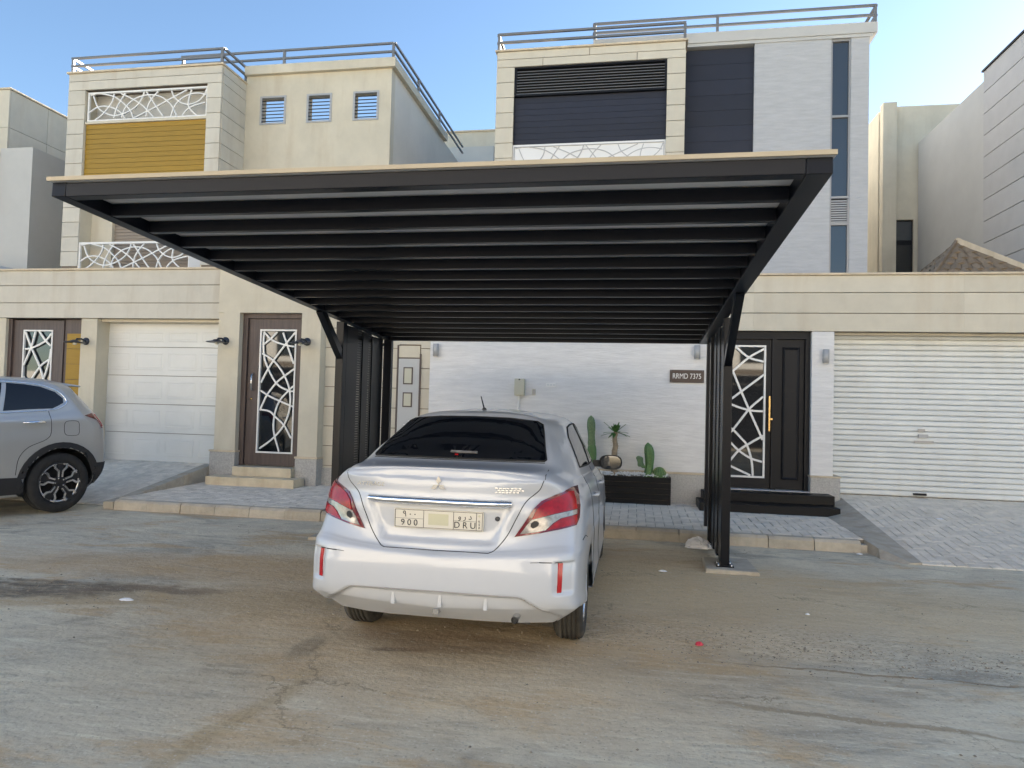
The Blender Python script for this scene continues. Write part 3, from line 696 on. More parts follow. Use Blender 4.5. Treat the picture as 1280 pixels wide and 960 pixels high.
# upper bay
zc = [8.365, 8.20, 8.06]+[8.06-.294*i for i in range(1, 13)]
box('bay_core', 'joint', vr, -2.72, -2.415, UY+.02, 13.9, 3.59, 8.34)
box('bay_core', 'joint', vr, .485, .78, UY+.02, 13.9, 3.59, 8.34)
box('bay_core', 'joint', vr, -2.415, .485, UY+.02, 13.9, 8.07, 8.34)
courses(vr, 'stone_course', 'cream_block', -2.74, .80, UY, UY+.04, [8.365, 8.212, 8.06], lens=1.77, shift=.5)
courses(vr, 'stone_course', 'cream_block', -2.74, -2.40, UY, UY+.04, zc[2:])
courses(vr, 'stone_course', 'cream_block', .47, .80, UY, UY+.04, zc[2:])
courses(vr, 'stone_course', 'cream_block', -2.755, -2.72, UY+.045, 13.9, zc)
box('bay_coping', 'coping', vr, -2.78, .84, 12.96, 13.44, 8.365, 8.40, .006)
lf = MB().box(-2.40, -2.36, UY+.03, UY+.12, 7.51, 8.06).box(.43, .47, UY+.03, UY+.12, 7.51, 8.06).box(-2.36, .43, UY+.03, UY+.12, 8.03, 8.06).box(-2.36, .43, UY+.03, UY+.12, 7.50, 7.53).build('louvre_frame', 'charcoal', vr)
box('louvre_backing', 'gap', lf, -2.36, .43, UY+.15, UY+.17, 7.53, 8.03)
for k in range(9):
    z = 7.545+k*.054
    MB().hexa([(-2.36, UY+.05, z), (.43, UY+.05, z), (.43, UY+.13, z+.03), (-2.36, UY+.13, z+.03)], [(-2.36, UY+.05, z+.012), (.43, UY+.05, z+.012), (.43, UY+.13, z+.042), (-2.36, UY+.13, z+.042)]).build('louvre', 'rail', lf)
box('plank_backing', 'gap', vr, -2.40, .47, UY+.14, UY+.18, 3.6, 7.5)
for k in range(8):
    z = 7.495-(k+1)*.1175; piece(vr, 'plank', 'dark_panel', -2.398, .468, UY+.10, UY+.135, z+.004, z+.1175)
box('white_panel', 'white_metal', vr, -2.398, .468, UY+.03, UY+.12, 5.6, 6.552)
lattice(vr, 'relief_lattice', 'grey_tile', -2.36, .43, 5.95, 6.50, UY+.012, BALC, .016, .020, frame=.012)
# recessed front
RY = 13.4
box('dark_panel_backing', 'gap', vr, .80, 2.10, RY+.12, RY+.2, 3.59, 8.42)
for k in range(16):
    z = 8.41-(k+1)*.295; piece(vr, 'plank', 'dark_panel', .805, 2.075, RY+.07, RY+.11, z+.004, z+.295)
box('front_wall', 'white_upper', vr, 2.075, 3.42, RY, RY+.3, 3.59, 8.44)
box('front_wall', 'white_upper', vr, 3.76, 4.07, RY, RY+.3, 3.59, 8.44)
box('side_wall', 'white_wall', vr, 3.85, 4.068, RY+.3, 21, 0, 8.44)
box('side_wall', 'white_wall', vr, -2.72, -2.5, 13.9, 21, 0, 8.3)
box('rear_wall', 'white_wall', vr, -2.5, 3.85, 20.8, 21, 0, 8.3)
box('roof_slab', 'grey_wall', vr, -.93, 4.2, 13.36, 21, 8.50, 8.70, .01)
box('slab_soffit', 'grey_wall', vr, .80, 4.12, 13.38, 14.2, 8.44, 8.497)
box('stair_core', 'white_wall', vr, -2.4, 3.6, 17.0, 29.5, 8.3, 10.1)  # unseen mass, added to shade the left villa's side wall
box('tank_room', 'white_wall', vr, -2.35, 3.5, 20.5, 29.4, 10.11, 12.3)  # unseen upper mass, added to stop sun coming through the left villa's windows
box('rear_block', 'white_wall', vr, -2.7, 4.0, 21.02, 30, 0, 8.3)  # unseen rear depth, extended to close a sun gap behind the villa
ws = [(7.03, 8.42), (5.53, 7.0), (4.1, 5.0)]
f = MB().box(3.42, 3.45, RY+.02, RY+.12, 3.6, 8.44).box(3.73, 3.76, RY+.02, RY+.12, 3.6, 8.44)
for z in (8.40, 6.985, 5.49, 5.0, 3.6): f.box(3.45, 3.73, RY+.02, RY+.12, z, z+.04)
wf = f.build('window', 'frame_grey', vr); wf['label'] = 'tall narrow window strip with grey frame'
for za, zb in ((7.025, 8.40), (5.53, 6.985), (3.64, 5.0)): box('pane', 'glass_blue', wf, 3.45, 3.73, RY+.06, RY+.075, za, zb)
for k in range(10): box('grille_slat', 'lamp_grey', wf, 3.45, 3.73, RY+.04, RY+.06, 5.05+k*.043, 5.075+k*.043)
box('grille_backing', 'charcoal', wf, 3.45, 3.73, RY+.07, RY+.08, 5.04, 5.49)
railing(vr, [((-2.74, 13.04), (.80, 13.04)), ((-2.74, 13.04), (-2.74, 15.5))], 8.40, (.17, .33), posts=[(-2.72, 13.04), (.78, 13.04)])
railing(vr, [((-.93, 13.46), (4.2, 13.46)), ((4.2, 13.46), (4.2, 20)), ((-.93, 13.46), (-.93, 15))], 8.70, (.17, .35), posts=[(-.91, 13.46), (1.4, 13.46), (4.18, 13.46)])

# ------------------------------------------------------------------ neighbouring houses
nb = thing('neighbour_house', 'grey tiled house wall rising at the right edge of the street view', 'house', (9, 14, 0))
box('wall_core', 'joint', nb, 7.03, 13, 11.5, 15.75, 0, 8.72)
zc = [8.76-.45*i for i in range(20)]
for i in range(len(zc)-1):
    piece(nb, 'stone_course', 'grey_tile', 7.0, 7.04, 11.5, 15.75, zc[i+1]+.008, zc[i]-.008)
box('coping', 'charcoal', nb, 6.97, 13, 11.45, 15.78, 8.76, 8.80)
box('side_wall', 'grey_wall', nb, 7.06, 13, 15.75, 19.3, 0, 8.62)
nb3 = thing('neighbour_house', 'cream house of the same row further to the right, beyond the grey tiled house', 'house', (27, 14, 0)); box('wall', 'cream', nb3, 14, 40, 11.5, 20, 0, 9.0); box('coping', 'coping', nb3, 13.95, 40, 11.45, 20, 9.0, 9.08)  # out of view, added to block low sun from the right
nb2 = thing('neighbour_house', 'cream rendered house in the gap right of the white villa, with one dark tall window', 'house', (7.5, 22, 0))
b = MB().box(6.2, 6.53, 19.25, 19.5, 0, 9.7).box(6.53, 10, 19.35, 19.6, 6.65, 9.62).box(6.98, 10, 19.35, 19.6, 0, 6.65).box(6.2, 10, 19.6, 27, 0, 9.6)
b.build('wall', 'cream', nb2)
wn = box('window', 'charcoal', nb2, 6.53, 6.98, 19.42, 19.5, 4.0, 6.65)
box('pane', 'glass_dark', wn, 6.57, 6.94, 19.40, 19.415, 4.0, 6.0); box('pane', 'glass_blue', wn, 6.57, 6.94, 19.40, 19.415, 6.12, 6.6)
# small hipped tile roof over the neighbour's porch
hr = thing('tiled_roof', 'small brown tiled hip roof with cream ridge behind the right parapet', 'roof', (5.9, 13.5, 3.6))
A, B, Cc, D, P = Vector((4.55, 12.3, 3.55)), Vector((6.95, 12.3, 3.55)), Vector((6.95, 14.9, 3.55)), Vector((4.55, 14.9, 3.55)), Vector((5.62, 13.6, 4.68))
MB().add([A, B, Cc, D, P+Vector((0, 0, -.03))], [(0,1,4),(1,2,4),(2,3,4),(3,0,4),(3,2,1,0)]).build('roof_deck', 'joint', hr)
def tile_face(p0, p1, top, rows):
    n = (p1-p0).cross(top-p0).normalized(); 
    if n.z < 0: n = -n
    for r in range(rows):
        a, c = r/rows, (r+1)/rows
        l0, l1 = p0.lerp(top, a), p1.lerp(top, a); u0, u1 = p0.lerp(top, min(1, c+.03)), p1.lerp(top, min(1, c+.03))
        wd = (l1-l0).length; k = max(1, int(wd/.19))
        for i in range(k):
            q0, q1 = l0.lerp(l1, i/k), l0.lerp(l1, (i+.94)/k); s0, s1 = u0.lerp(u1, i/k), u0.lerp(u1, (i+.94)/k)
            m0 = (q0+q1)/2+n*.05; m1 = (s0+s1)/2+n*.03
            MB().add([q0+n*.02, m0, q1+n*.02, s1, m1, s0, q0, q1], [(0,1,4,5),(1,2,3,4),(0,6,7,2,1)]).build('roof_tile', 'tile_roof', hr, recalc=False)
tile_face(A, B, P, 9); tile_face(D, A, P, 8)
MB().bar(B+Vector((0,0,.03)), P+Vector((0,0,.05)), .10, .10).build('ridge', 'coping', hr)
MB().bar(A+Vector((0,0,.03)), P+Vector((0,0,.05)), .05, .05).build('ridge', 'tile_roof', hr)
MB().bar(Cc+Vector((0,0,.03)), P+Vector((0,0,.05)), .10, .10).build('ridge', 'coping', hr)
nl = thing('neighbour_house', 'pale stone tiled house at the far left edge with a lower grey wing', 'house', (-16, 15, 0))
box('wall', 'cream_block', nl, -22, -14.72, 14.02, 19.4, 0, 8.70)
for i in range(4):
    for k in range(5): piece(nl, 'stone_panel', 'cream_block', -14.715, -14.69, 14.02+k*1.07, 14.02+k*1.07+1.06, 8.72-(i+1)*.9+.01, 8.72-i*.9)
for i in range(6): piece(nl, 'stone_panel', 'cream_block', -16.2, -14.69, 13.98, 14.01, 8.72-(i+1)*.9+.01, 8.72-i*.9)
box('roof_coping', 'coping', nl, -22, -14.66, 13.96, 19.4, 8.73, 8.77)
box('wing', 'grey_wall', nl, -14.35, -13.5, 13.5, 19, 0, 7.12)
box('wing', 'cream', nl, -15.8, -14.4, 13.4, 14.0, 0, 7.05)
dd = box('door', 'charcoal', nl, -13.5, -13.47, 16.35, 17.3, 3.2, 6.35); box('pane', 'glass_dark', dd, -13.47, -13.46, 16.45, 17.2, 3.3, 5.9)
box('wing', 'cream', nl, -16, -13.25, 11.6, 12.3, 3.7, 4.22)
MB().hexa([(-13.25, 11.9, 3.6), (-12.3, 11.9, 3.6), (-12.3, 13.3, 3.6), (-13.25, 13.3, 3.6)], [(-13.25, 11.9, 4.2), (-12.3, 11.9, 3.82), (-12.3, 13.3, 3.82), (-13.25, 13.3, 4.25)]).build('parapet', 'grey_wall', nl)
nh = thing('neighbour_house', 'cream house standing behind the far left grey wing, only its roof edge showing', 'house', (-17.5, 22, 0))
box('wall', 'cream', nh, -22, -15.2, 20.5, 24, 0, 10.55)
box('coping', 'coping', nh, -22, -15.15, 20.45, 24, 10.55, 10.6)
ng = thing('neighbour_house', 'beige house showing in the gap between the two villas', 'house', (-5.5, 23, 0))
box('wall', 'cream_block', ng, -9, -4.68, 22.6, 27, 0, 10.75)
box('wing', 'grey_wall', ng, -6.5, -4.72, 22.2, 22.59, 0, 10.1)
box('coping', 'coping', ng, -9, -4.64, 22.55, 27, 10.75, 10.8)
box('side_wing', 'cream', ng, -4.6, -2.8, 24.5, 28, 0, 10.4)

# houses across the street, behind the camera: they throw light back and show in the door glass
def opposite(x0, x1, m, lab, h):
    t = thing('opposite_house', lab, 'house', ((x0+x1)/2, -13, 0))
    box('wall', m, t, x0, x1, -22, -13, 0, h)
    box('parapet', 'coping', t, x0, x1, -13.1, -12.95, h, h+.15)
    box('boundary_wall', m, t, x0+.1, x1-.1, -10.2, -10, 0, 2.8)
    n = int((x1-x0)/3)
    for i in range(n):
        for zb in (1.0+3, 3.6+3):
            xx = x0+1.0+i*3; f = box('window', 'charcoal', t, xx, xx+1.1, -13.0, -12.96, zb, zb+1.4)
            box('pane', 'glass_blue', f, xx+.08, xx+1.02, -12.955, -12.945, zb+.08, zb+1.32)
def dark_reflection_screen(x0, x1, lab):  # added dark panels that only darken what the door glass reflects
    t = thing('opposite_garage', lab, 'garage', ((x0+x1)/2, -9.9, 0))
    for i in range(8): piece(t, 'gate_panel', 'charcoal', x0, x1, -9.97, -9.9, .05+i*.4, .05+i*.4+.39)
    box('lintel', 'joint', t, x0-.1, x1+.1, -9.98, -9.85, 3.26, 3.5)
dark_reflection_screen(1.0, 6.4, 'dark boarded garage gate across the street, opposite the black front door')
dark_reflection_screen(-21, -15, 'dark boarded garage gate across the street, opposite the brown front door')
opposite(-32, -17, 'ochre2', 'pale ochre house across the street, far left of the row', 8.2)
opposite(-16, -6, 'ochre', 'ochre house across the street, second from the left of the row', 9.0)
opposite(-5, 7, 'ochre2', 'pale ochre house across the street facing the carport', 8.4)
opposite(8, 20, 'ochre', 'ochre house across the street at the right of the row', 8.8)

# ------------------------------------------------------------------ carport
cpt = thing('carport', 'black steel cantilever carport with slatted screens standing over the white sedan', 'carport', (-1.2, 7.2, 0))
X0, X1, CY0, CY1 = -3.33, .90, 3.47, 9.0
zt = lambda y: 2.665-(y-CY0)*(.285/(CY1-CY0))     # underside of side beams
def beam(name, p, q, w_, h_, m='black_metal', bev=.004): return MB().bar(p, q, w_, h_).build(name, m, cpt, bev)
sh_ = .082
for x_ in (X0+.06, X1-.06):
    wb = .12 if x_ > 0 else .09; xo = x_ if x_ > 0 else X0+.045
    beam('side_beam', (xo, CY0, zt(CY0)+sh_/2), (xo, CY1, zt(CY1)+sh_/2), wb, sh_)
beam('front_beam', (X0+.091, CY0+.04, zt(CY0)+sh_/2-.004), (X1-.121, CY0+.04, zt(CY0)+sh_/2+.0), .08, sh_-.004)
beam('back_beam', (X0+.091, CY1-.04, zt(CY1)+sh_/2), (X1-.121, CY1-.04, zt(CY1)+sh_/2), .08, sh_-.004)
NP = 16; sp2 = (CY1-CY0-.08)/NP
for i in range(1, NP):
    y_ = CY0+.04+i*sp2; zb = zt(y_)+sh_-.078
    beam('purlin', (X0+.091, y_, zb+.0375), (X1-.121, y_, zb+.0375), .05, .075)
box_ = MB().hexa([(X0-.01, CY0-.015, zt(CY0)+sh_+.002), (X1+.01, CY0-.015, zt(CY0)+sh_+.002), (X1+.01, CY1+.02, zt(CY1)+sh_+.002), (X0-.01, CY1+.02, zt(CY1)+sh_+.002)],
    [(X0-.01, CY0-.015, zt(CY0)+sh_+.022), (X1+.01, CY0-.015, zt(CY0)+sh_+.022), (X1+.01, CY1+.02, zt(CY1)+sh_+.022), (X0-.01, CY1+.02, zt(CY1)+sh_+.022)])
box_.build('roof_sheet', 'roof_sheet', cpt)
box('sheet_edge', 'sheet_edge', cpt, X0-.012, X1+.012, CY0-.03, CY0-.016, zt(CY0)+sh_+.001, zt(CY0)+sh_+.024)
# side screens: posts, boards and fine horizontal louvres
def post(x0, x1, y0, y1, zb): return box('post', 'black_metal', cpt, x0, x1, y0, y1, zb, zt((y0+y1)/2), .003)
PX0, PX1 = .905, .955
box('post', 'black_metal', cpt, .86, .945, 7.16, 7.24, 0.0, zt(7.2), .003)
bb = [(7.36, 7.50), (7.68, 7.84), (8.02, 8.18)]
for a, c in bb: box('screen_board', 'black_metal', cpt, .88, .915, a, c, .03 if a < 8.4 else .15, zt(c)-.001)
box('post', 'black_metal', cpt, .86, .94, 8.36, 8.45, 0.0, zt(8.4), .003)
box('post', 'black_metal', cpt, .87, .94, 8.90, 8.98, .14, zt(8.94), .003)
box('post', 'black_metal', cpt, -3.37, -3.28, 7.50, 7.60, 0.0, zt(7.55), .003)
for a, c in [(7.66, 7.98), (8.15, 8.33), (8.46, 8.83)]: box('screen_board', 'black_metal', cpt, -3.34, -3.305, a, c, .03 if a < 8.4 else .16, zt(c)-.001)
box('screen_rail', 'black_metal', cpt, -3.33, -3.315, 7.60, 8.90, .18, .22)
box('screen_rail', 'black_metal', cpt, -3.33, -3.315, 7.60, 8.90, 2.30, 2.34)
box('post', 'black_metal', cpt, -3.32, -3.21, 8.90, 8.98, .14, zt(8.94), .003)
lv = MB()
for a, c in ((7.60, 7.66), (7.98, 8.15), (8.33, 8.46)):
    z = .08
    while z < 2.42: lv.box(-3.335, -3.315, a, c, z, z+.026); z += .03
for a, c in ((7.24, 7.36), (7.50, 7.68), (7.84, 8.02), (8.18, 8.36)):
    z = .06
    while z < 2.42: lv.box(.89, .905, a, c, z, z+.026); z += .03
tag(lv.build('screen_louvres', 'black_metal', cpt), kind='stuff')
MB().bar((X0+.05, 6.88, zt(6.88)+.02), (-3.325, 7.53, 2.06), .07, .09).build('brace', 'black_metal', cpt)
MB().bar((X1-.05, 6.05, zt(6.05)+.02), (.90, 7.17, 2.03), .07, .09).build('brace', 'black_metal', cpt)
for px_, py_ in ((.90, 7.2), (-3.325, 7.55)):
    bp_ = MB().box(px_-.085, px_+.085, py_-.085, py_+.085, .031, .041).build('base_plate', 'black_metal', cpt, .002)
    for dx_ in (-.062, .062):
        for dy_ in (-.062, .062): MB().lathe([(.010, 0), (.010, .012), (.005, .013), (.005, .026), (0, .026)], (px_+dx_, py_+dy_, .041), (0, 0, 1), 8).build('bolt', 'steel', bp_)
pad = thing('concrete_footing', 'thin grey concrete footing under the carport front right post', 'footing', (.95, 7.2, 0))
MB().hexa([(.70, 7.0, -.03), (1.21, 6.98, -.03), (1.19, 7.62, -.03), (.72, 7.58, -.03)], [(.71, 7.01, .03), (1.20, 6.99, .03), (1.18, 7.61, .03), (.73, 7.57, .03)]).build('slab', 'concrete', pad, .01)

# ------------------------------------------------------------------ wall fittings
def barn_lamp(x, z, lab):
    t = thing('wall_lamp', lab, 'lamp', (x, PY, z), group='black gooseneck lamps beside the left entrances')
    y0 = PY if x > -9 else 10.9
    t.location.y = y0
    MB().lathe([(0, -.02), (.065, -.02), (.065, -.004)], (x, y0, z), (0, 1, 0), 20).build('wall_plate', 'lamp_dark', t)
    MB().tube([(x, y0-.02, z), (x, y0-.12, z+.03), (x, y0-.22, z+.02), (x, y0-.25, z-.02)], .016, 8).build('arm', 'lamp_dark', t)
    MB().lathe([(0, .03), (.05, .03), (.065, .01), (.165, -.012), (.168, -.020), (.06, -.006), (0, -.004)], (x, y0-.26, z-.03), (0, 0, 1), 28).build('shade', 'lamp_dark', t)
    MB().lathe([(0, -.055), (.028, -.045), (.034, -.02), (.02, 0), (0, 0)], (x, y0-.26, z-.035), (0, 0, 1), 14).build('bulb', 'bulb', t)
barn_lamp(-9.60, 2.50, 'black disc shaded lamp on the pier between brown gate and white garage door')
barn_lamp(-6.80, 2.52, 'black disc shaded lamp on the pier right of the white garage door')
barn_lamp(-5.33, 2.52, 'black disc shaded lamp right of the brown lattice front door')
def cyl_lamp(x, z, lab):
    y = 10.9; t = thing('wall_light', lab, 'lamp', (x, y, z), group='grey cylinder lights on the white wall')
    MB().lathe([(0, -.1), (.045, -.1), (.045, .1), (0, .1)], (x, y-.065, z), (0, 0, 1), 24).build('housing', 'lamp_grey', t)
    MB().box(x-.02, x+.02, y-.03, y+.002, z-.05, z+.05).build('bracket', 'lamp_grey', t)
    MB().lathe([(0, -.006), (.034, -.004), (.034, 0)], (x, y-.065, z-.1005), (0, 0, 1), 20).build('lens', 'bulb', t)
cyl_lamp(-3.16, 2.42, 'grey cylinder wall light at the left end of the white wall')
cyl_lamp(.915, 2.44, 'grey cylinder wall light above the house number sign')
cyl_lamp(2.74, 2.40, 'grey cylinder wall light on the pier beside the roller shutter')
hs = thing('number_sign', 'brown sign reading RRMD 7375 on the white wall', 'sign', (.77, 10.9, 2.07))
box('board', 'sign_brown', hs, .52, 1.025, 10.875, 10.899, 1.975, 2.168, .004)
text('lettering', 'RRMD 7375', 'white_metal', hs, (.772, 10.872, 2.07), .112, sx=.76)
for x_, z_ in ((.54, 1.99), (1.005, 1.99), (.54, 2.153), (1.005, 2.153)): MB().lathe([(0, -.006), (.007, -.004), (.007, 0)], (x_, 10.874, z_), (0, 1, 0), 8).build('screw', 'steel', hs)
eb = thing('electric_box', 'beige electric box with a conduit on the white wall behind the sedan', 'box', (-1.78, 10.9, 1.85))
box('casing', 'elec', eb, -1.86, -1.70, 10.80, 10.897, 1.72, 1.985, .012)
box('lid_edge', 'elec', eb, -1.85, -1.71, 10.79, 10.80, 1.74, 1.965, .004)
box('latch', 'charcoal', eb, -1.79, -1.77, 10.785, 10.80, 1.96, 1.98)
MB().tube([(-1.80, 10.87, 1.72), (-1.80, 10.87, 1.3), (-1.80, 10.87, .65)], .014, 8).build('conduit', 'white_metal', eb)
sw = thing('socket_box', 'small beige socket box right of the electric box', 'box', (-1.56, 10.9, 1.78))
box('casing', 'elec', sw, -1.585, -1.535, 10.875, 10.897, 1.735, 1.83, .004)
box('cover', 'frame_grey', sw, -1.578, -1.542, 10.869, 10.874, 1.745, 1.82)
wp = thing('wall_plaque', 'small white plaque on the white wall above the sedan roof', 'plaque', (-1.3, 10.9, 1.9))
box('plate', 'white_metal', wp, -1.37, -1.22, 10.885, 10.898, 1.87, 1.93, .003)
for k in range(3): MB().box(-1.355+k*.047, -1.32+k*.047, 10.882, 10.8845, 1.885, 1.915).build('mark', 'shutter_white', wp)

# ------------------------------------------------------------------ planter and its plants
pb = thing('planter_box', 'long black slatted planter box filled with white pebbles', 'planter', (-.35, 10.68, .13))
for k in range(5):
    z = .145+k*.0835; yy = 10.55
    piece(pb, 'board', 'black_board', -1.30, .55, 10.55, 10.575, z, z+.077)
    piece(pb, 'board', 'black_board', .527, .552, 10.576, 10.79, z, z+.077)
piece(pb, 'liner', 'sand', -1.29, .52, 10.58, 10.785, .14, .55)
peb = MB()
for i in range(900):
    x_, y_ = random.uniform(-1.27, .51), random.uniform(10.585, 10.78); r_ = random.uniform(.010, .02)
    a = random.uniform(0, 3); ca, sa = math.cos(a)*r_, math.sin(a)*r_
    z_ = .552+random.uniform(0, .012)+.045*math.sin((y_-10.58)/.2*math.pi)
    peb.add([(x_+ca, y_+sa, z_), (x_-sa, y_+ca, z_), (x_-ca, y_-sa, z_), (x_+sa, y_-ca, z_), (x_, y_, z_+r_*.8), (x_, y_, z_-r_*.6)], [(0,1,4),(1,2,4),(2,3,4),(3,0,4),(1,0,5),(2,1,5),(3,2,5),(0,3,5)])
peb.build('pebbles', 'white_gravel'); tag(bpy.data.objects['pebbles'], 'white pebbles covering the soil in the black planter', 'pebbles', kind='stuff')
def ribbed(x, y, z0, h, r, ribs, name, m, parent, lean=0, taper=1.0, seg=14, px=None):
    b = MB(); n = ribs*4; vs = []; fs = []
    for i in range(seg+1):
        t = i/seg; rr_ = r*(1+.10*math.sin(t*9+x*7))*(taper+(1-taper)*(1-t))
        if t > .8: rr_ *= math.sqrt(max(0.02, 1-((t-.8)/.2)**2))
        if t < .08: rr_ *= .8+2.5*t
        cx = x+lean*t+(px(t) if px else 0)
        for k in range(n):
            a = 2*math.pi*k/n; q = rr_*(1+.16*math.cos(ribs*a)); vs.append((cx+math.cos(a)*q, y+math.sin(a)*q, z0+h*t))
    for i in range(seg):
        for k in range(n): a = i*n+k; c = i*n+(k+1) % n; fs.append((a, c, c+n, a+n))
    b.add(vs, fs, True); b.add(vs[-n:], [tuple(range(n))]); return b.build(name, m, parent)
def spines(parent, x, y, z0, h, r, ribs, m='spine', n=9, ln=.02, ball=False):
    b = MB()
    for k in range(ribs):
        a = 2*math.pi*k/ribs
        for i in range(n):
            t = (i+.5)/n
            if ball: ph = t*math.pi*.5; rad = r*math.cos(ph)*1.14; zz_ = z0+h*(.35+.62*math.sin(ph))
            else: rad = r*1.12; zz_ = z0+h*t*.92
            p = Vector((x+math.cos(a)*rad, y+math.sin(a)*rad, zz_))
            for j in range(3):
                d = Vector((math.cos(a), math.sin(a), random.uniform(-.2, .9))).normalized()*ln+Vector((random.uniform(-1, 1), random.uniform(-1, 1), 0))*ln*.5
                q = p+d; s = Vector((0, 0, .0014)); s2 = d.cross(Vector((0, 0, 1))).normalized()*.0014 if d.length else s
                b.add([p-s2, p+s2, q], [(0, 1, 2)]); b.add([p-s, p+s, q], [(0, 1, 2)])
    o = b.build('spines', m, parent, recalc=False); tag(o, kind='stuff'); return o
t = thing('column_cactus', 'tallest green column cactus, just above the sedan door mirror', 'cactus', (-.62, 10.68, .54))
ribbed(-.62, 10.68, .50, .55, .056, 6, 'stem', 'cactus', t); ribbed(-.625, 10.68, .98, .46, .050, 6, 'stem', 'cactus_tip', t, lean=-.02)
spines(t, -.62, 10.68, .55, .9, .053, 6, n=16, ln=.012)
t = thing('cactus_palm', 'spiny palm like plant with pale swollen trunk and long green leaves', 'plant', (-.27, 10.68, .54))
b = MB(); 
pts = [(-.275+.01*math.sin(i*2), 10.68, .5+i*.07) for i in range(11)]
b.tube(pts, [.054, .052, .050, .048, .046, .044, .042, .040, .038, .036, .032], 14).build('trunk', 'trunk', t)
spines(t, -.275, 10.68, .52, .66, .048, 9, m='trunk', n=16, ln=.014)
for i in range(34):
    a = random.uniform(0, 2*math.pi); el = random.uniform(-.25, 1.3); ln = random.uniform(.16, .26)
    if el > .9: ln *= .75
    p = Vector((-.27, 10.68, 1.19)); d = Vector((math.cos(a)*math.cos(el), math.sin(a)*math.cos(el)*.9, math.sin(el))); s = d.cross(Vector((0, 0, 1))).normalized() if abs(d.z) < .98 else Vector((1, 0, 0)); n_ = s.cross(d)
    vs = []
    for k in range(6):
        q = k/5; wd = .026*math.sin(math.pi*(.12+.86*q))**.8; c = p+d*ln*q+Vector((0, 0, -.05*q*q*(1-abs(d.z))))
        vs += [c-s*wd+n_*.004, c-n_*.003, c+s*wd+n_*.004]
    fs = []
    for k in range(5): fs += [(k*3, k*3+1, k*3+4, k*3+3), (k*3+1, k*3+2, k*3+5, k*3+4)]
    MB().add(vs, fs, True).build('leaf', 'leaf', t, recalc=False)
t = thing('column_cactus', 'shorter green column cactus with a small round side arm', 'cactus', (.2, 10.68, .54))
ribbed(.205, 10.68, .50, .56, .058, 6, 'stem', 'cactus', t, px=lambda q: .035*math.sin(q*3)); ribbed(.115, 10.66, .70, .16, .045, 5, 'arm', 'cactus_tip', t, seg=10, lean=-.035)
MB().tube([(.19, 10.67, .70), (.14, 10.665, .70), (.118, 10.66, .73)], [.02, .022, .03], 8).build('arm_joint', 'cactus', t)
spines(t, .21, 10.68, .52, .5, .056, 6, n=10, ln=.012)
t = thing('barrel_cactus', 'round yellow spined barrel cactus at the right end of the planter', 'cactus', (.385, 10.68, .54))
b = MB(); vs = []; fs = []; n = 64
for i in range(9):
    ph = i/8*math.pi*.5; rad = .098*math.cos(ph)+.004; zz_ = .555+.15*math.sin(ph)
    for k in range(n): a = 2*math.pi*k/n; q = rad*(1+.1*math.cos(16*a)); vs.append((.385+math.cos(a)*q, 10.68+math.sin(a)*q, zz_))
for i in range(8):
    for k in range(n): a = i*n+k; c = i*n+(k+1) % n; fs.append((a, c, c+n, a+n))
b.add(vs, fs, True).build('body', 'cactus', t); spines(t, .385, 10.68, .52, .18, .095, 16, n=9, ln=.022, ball=True)


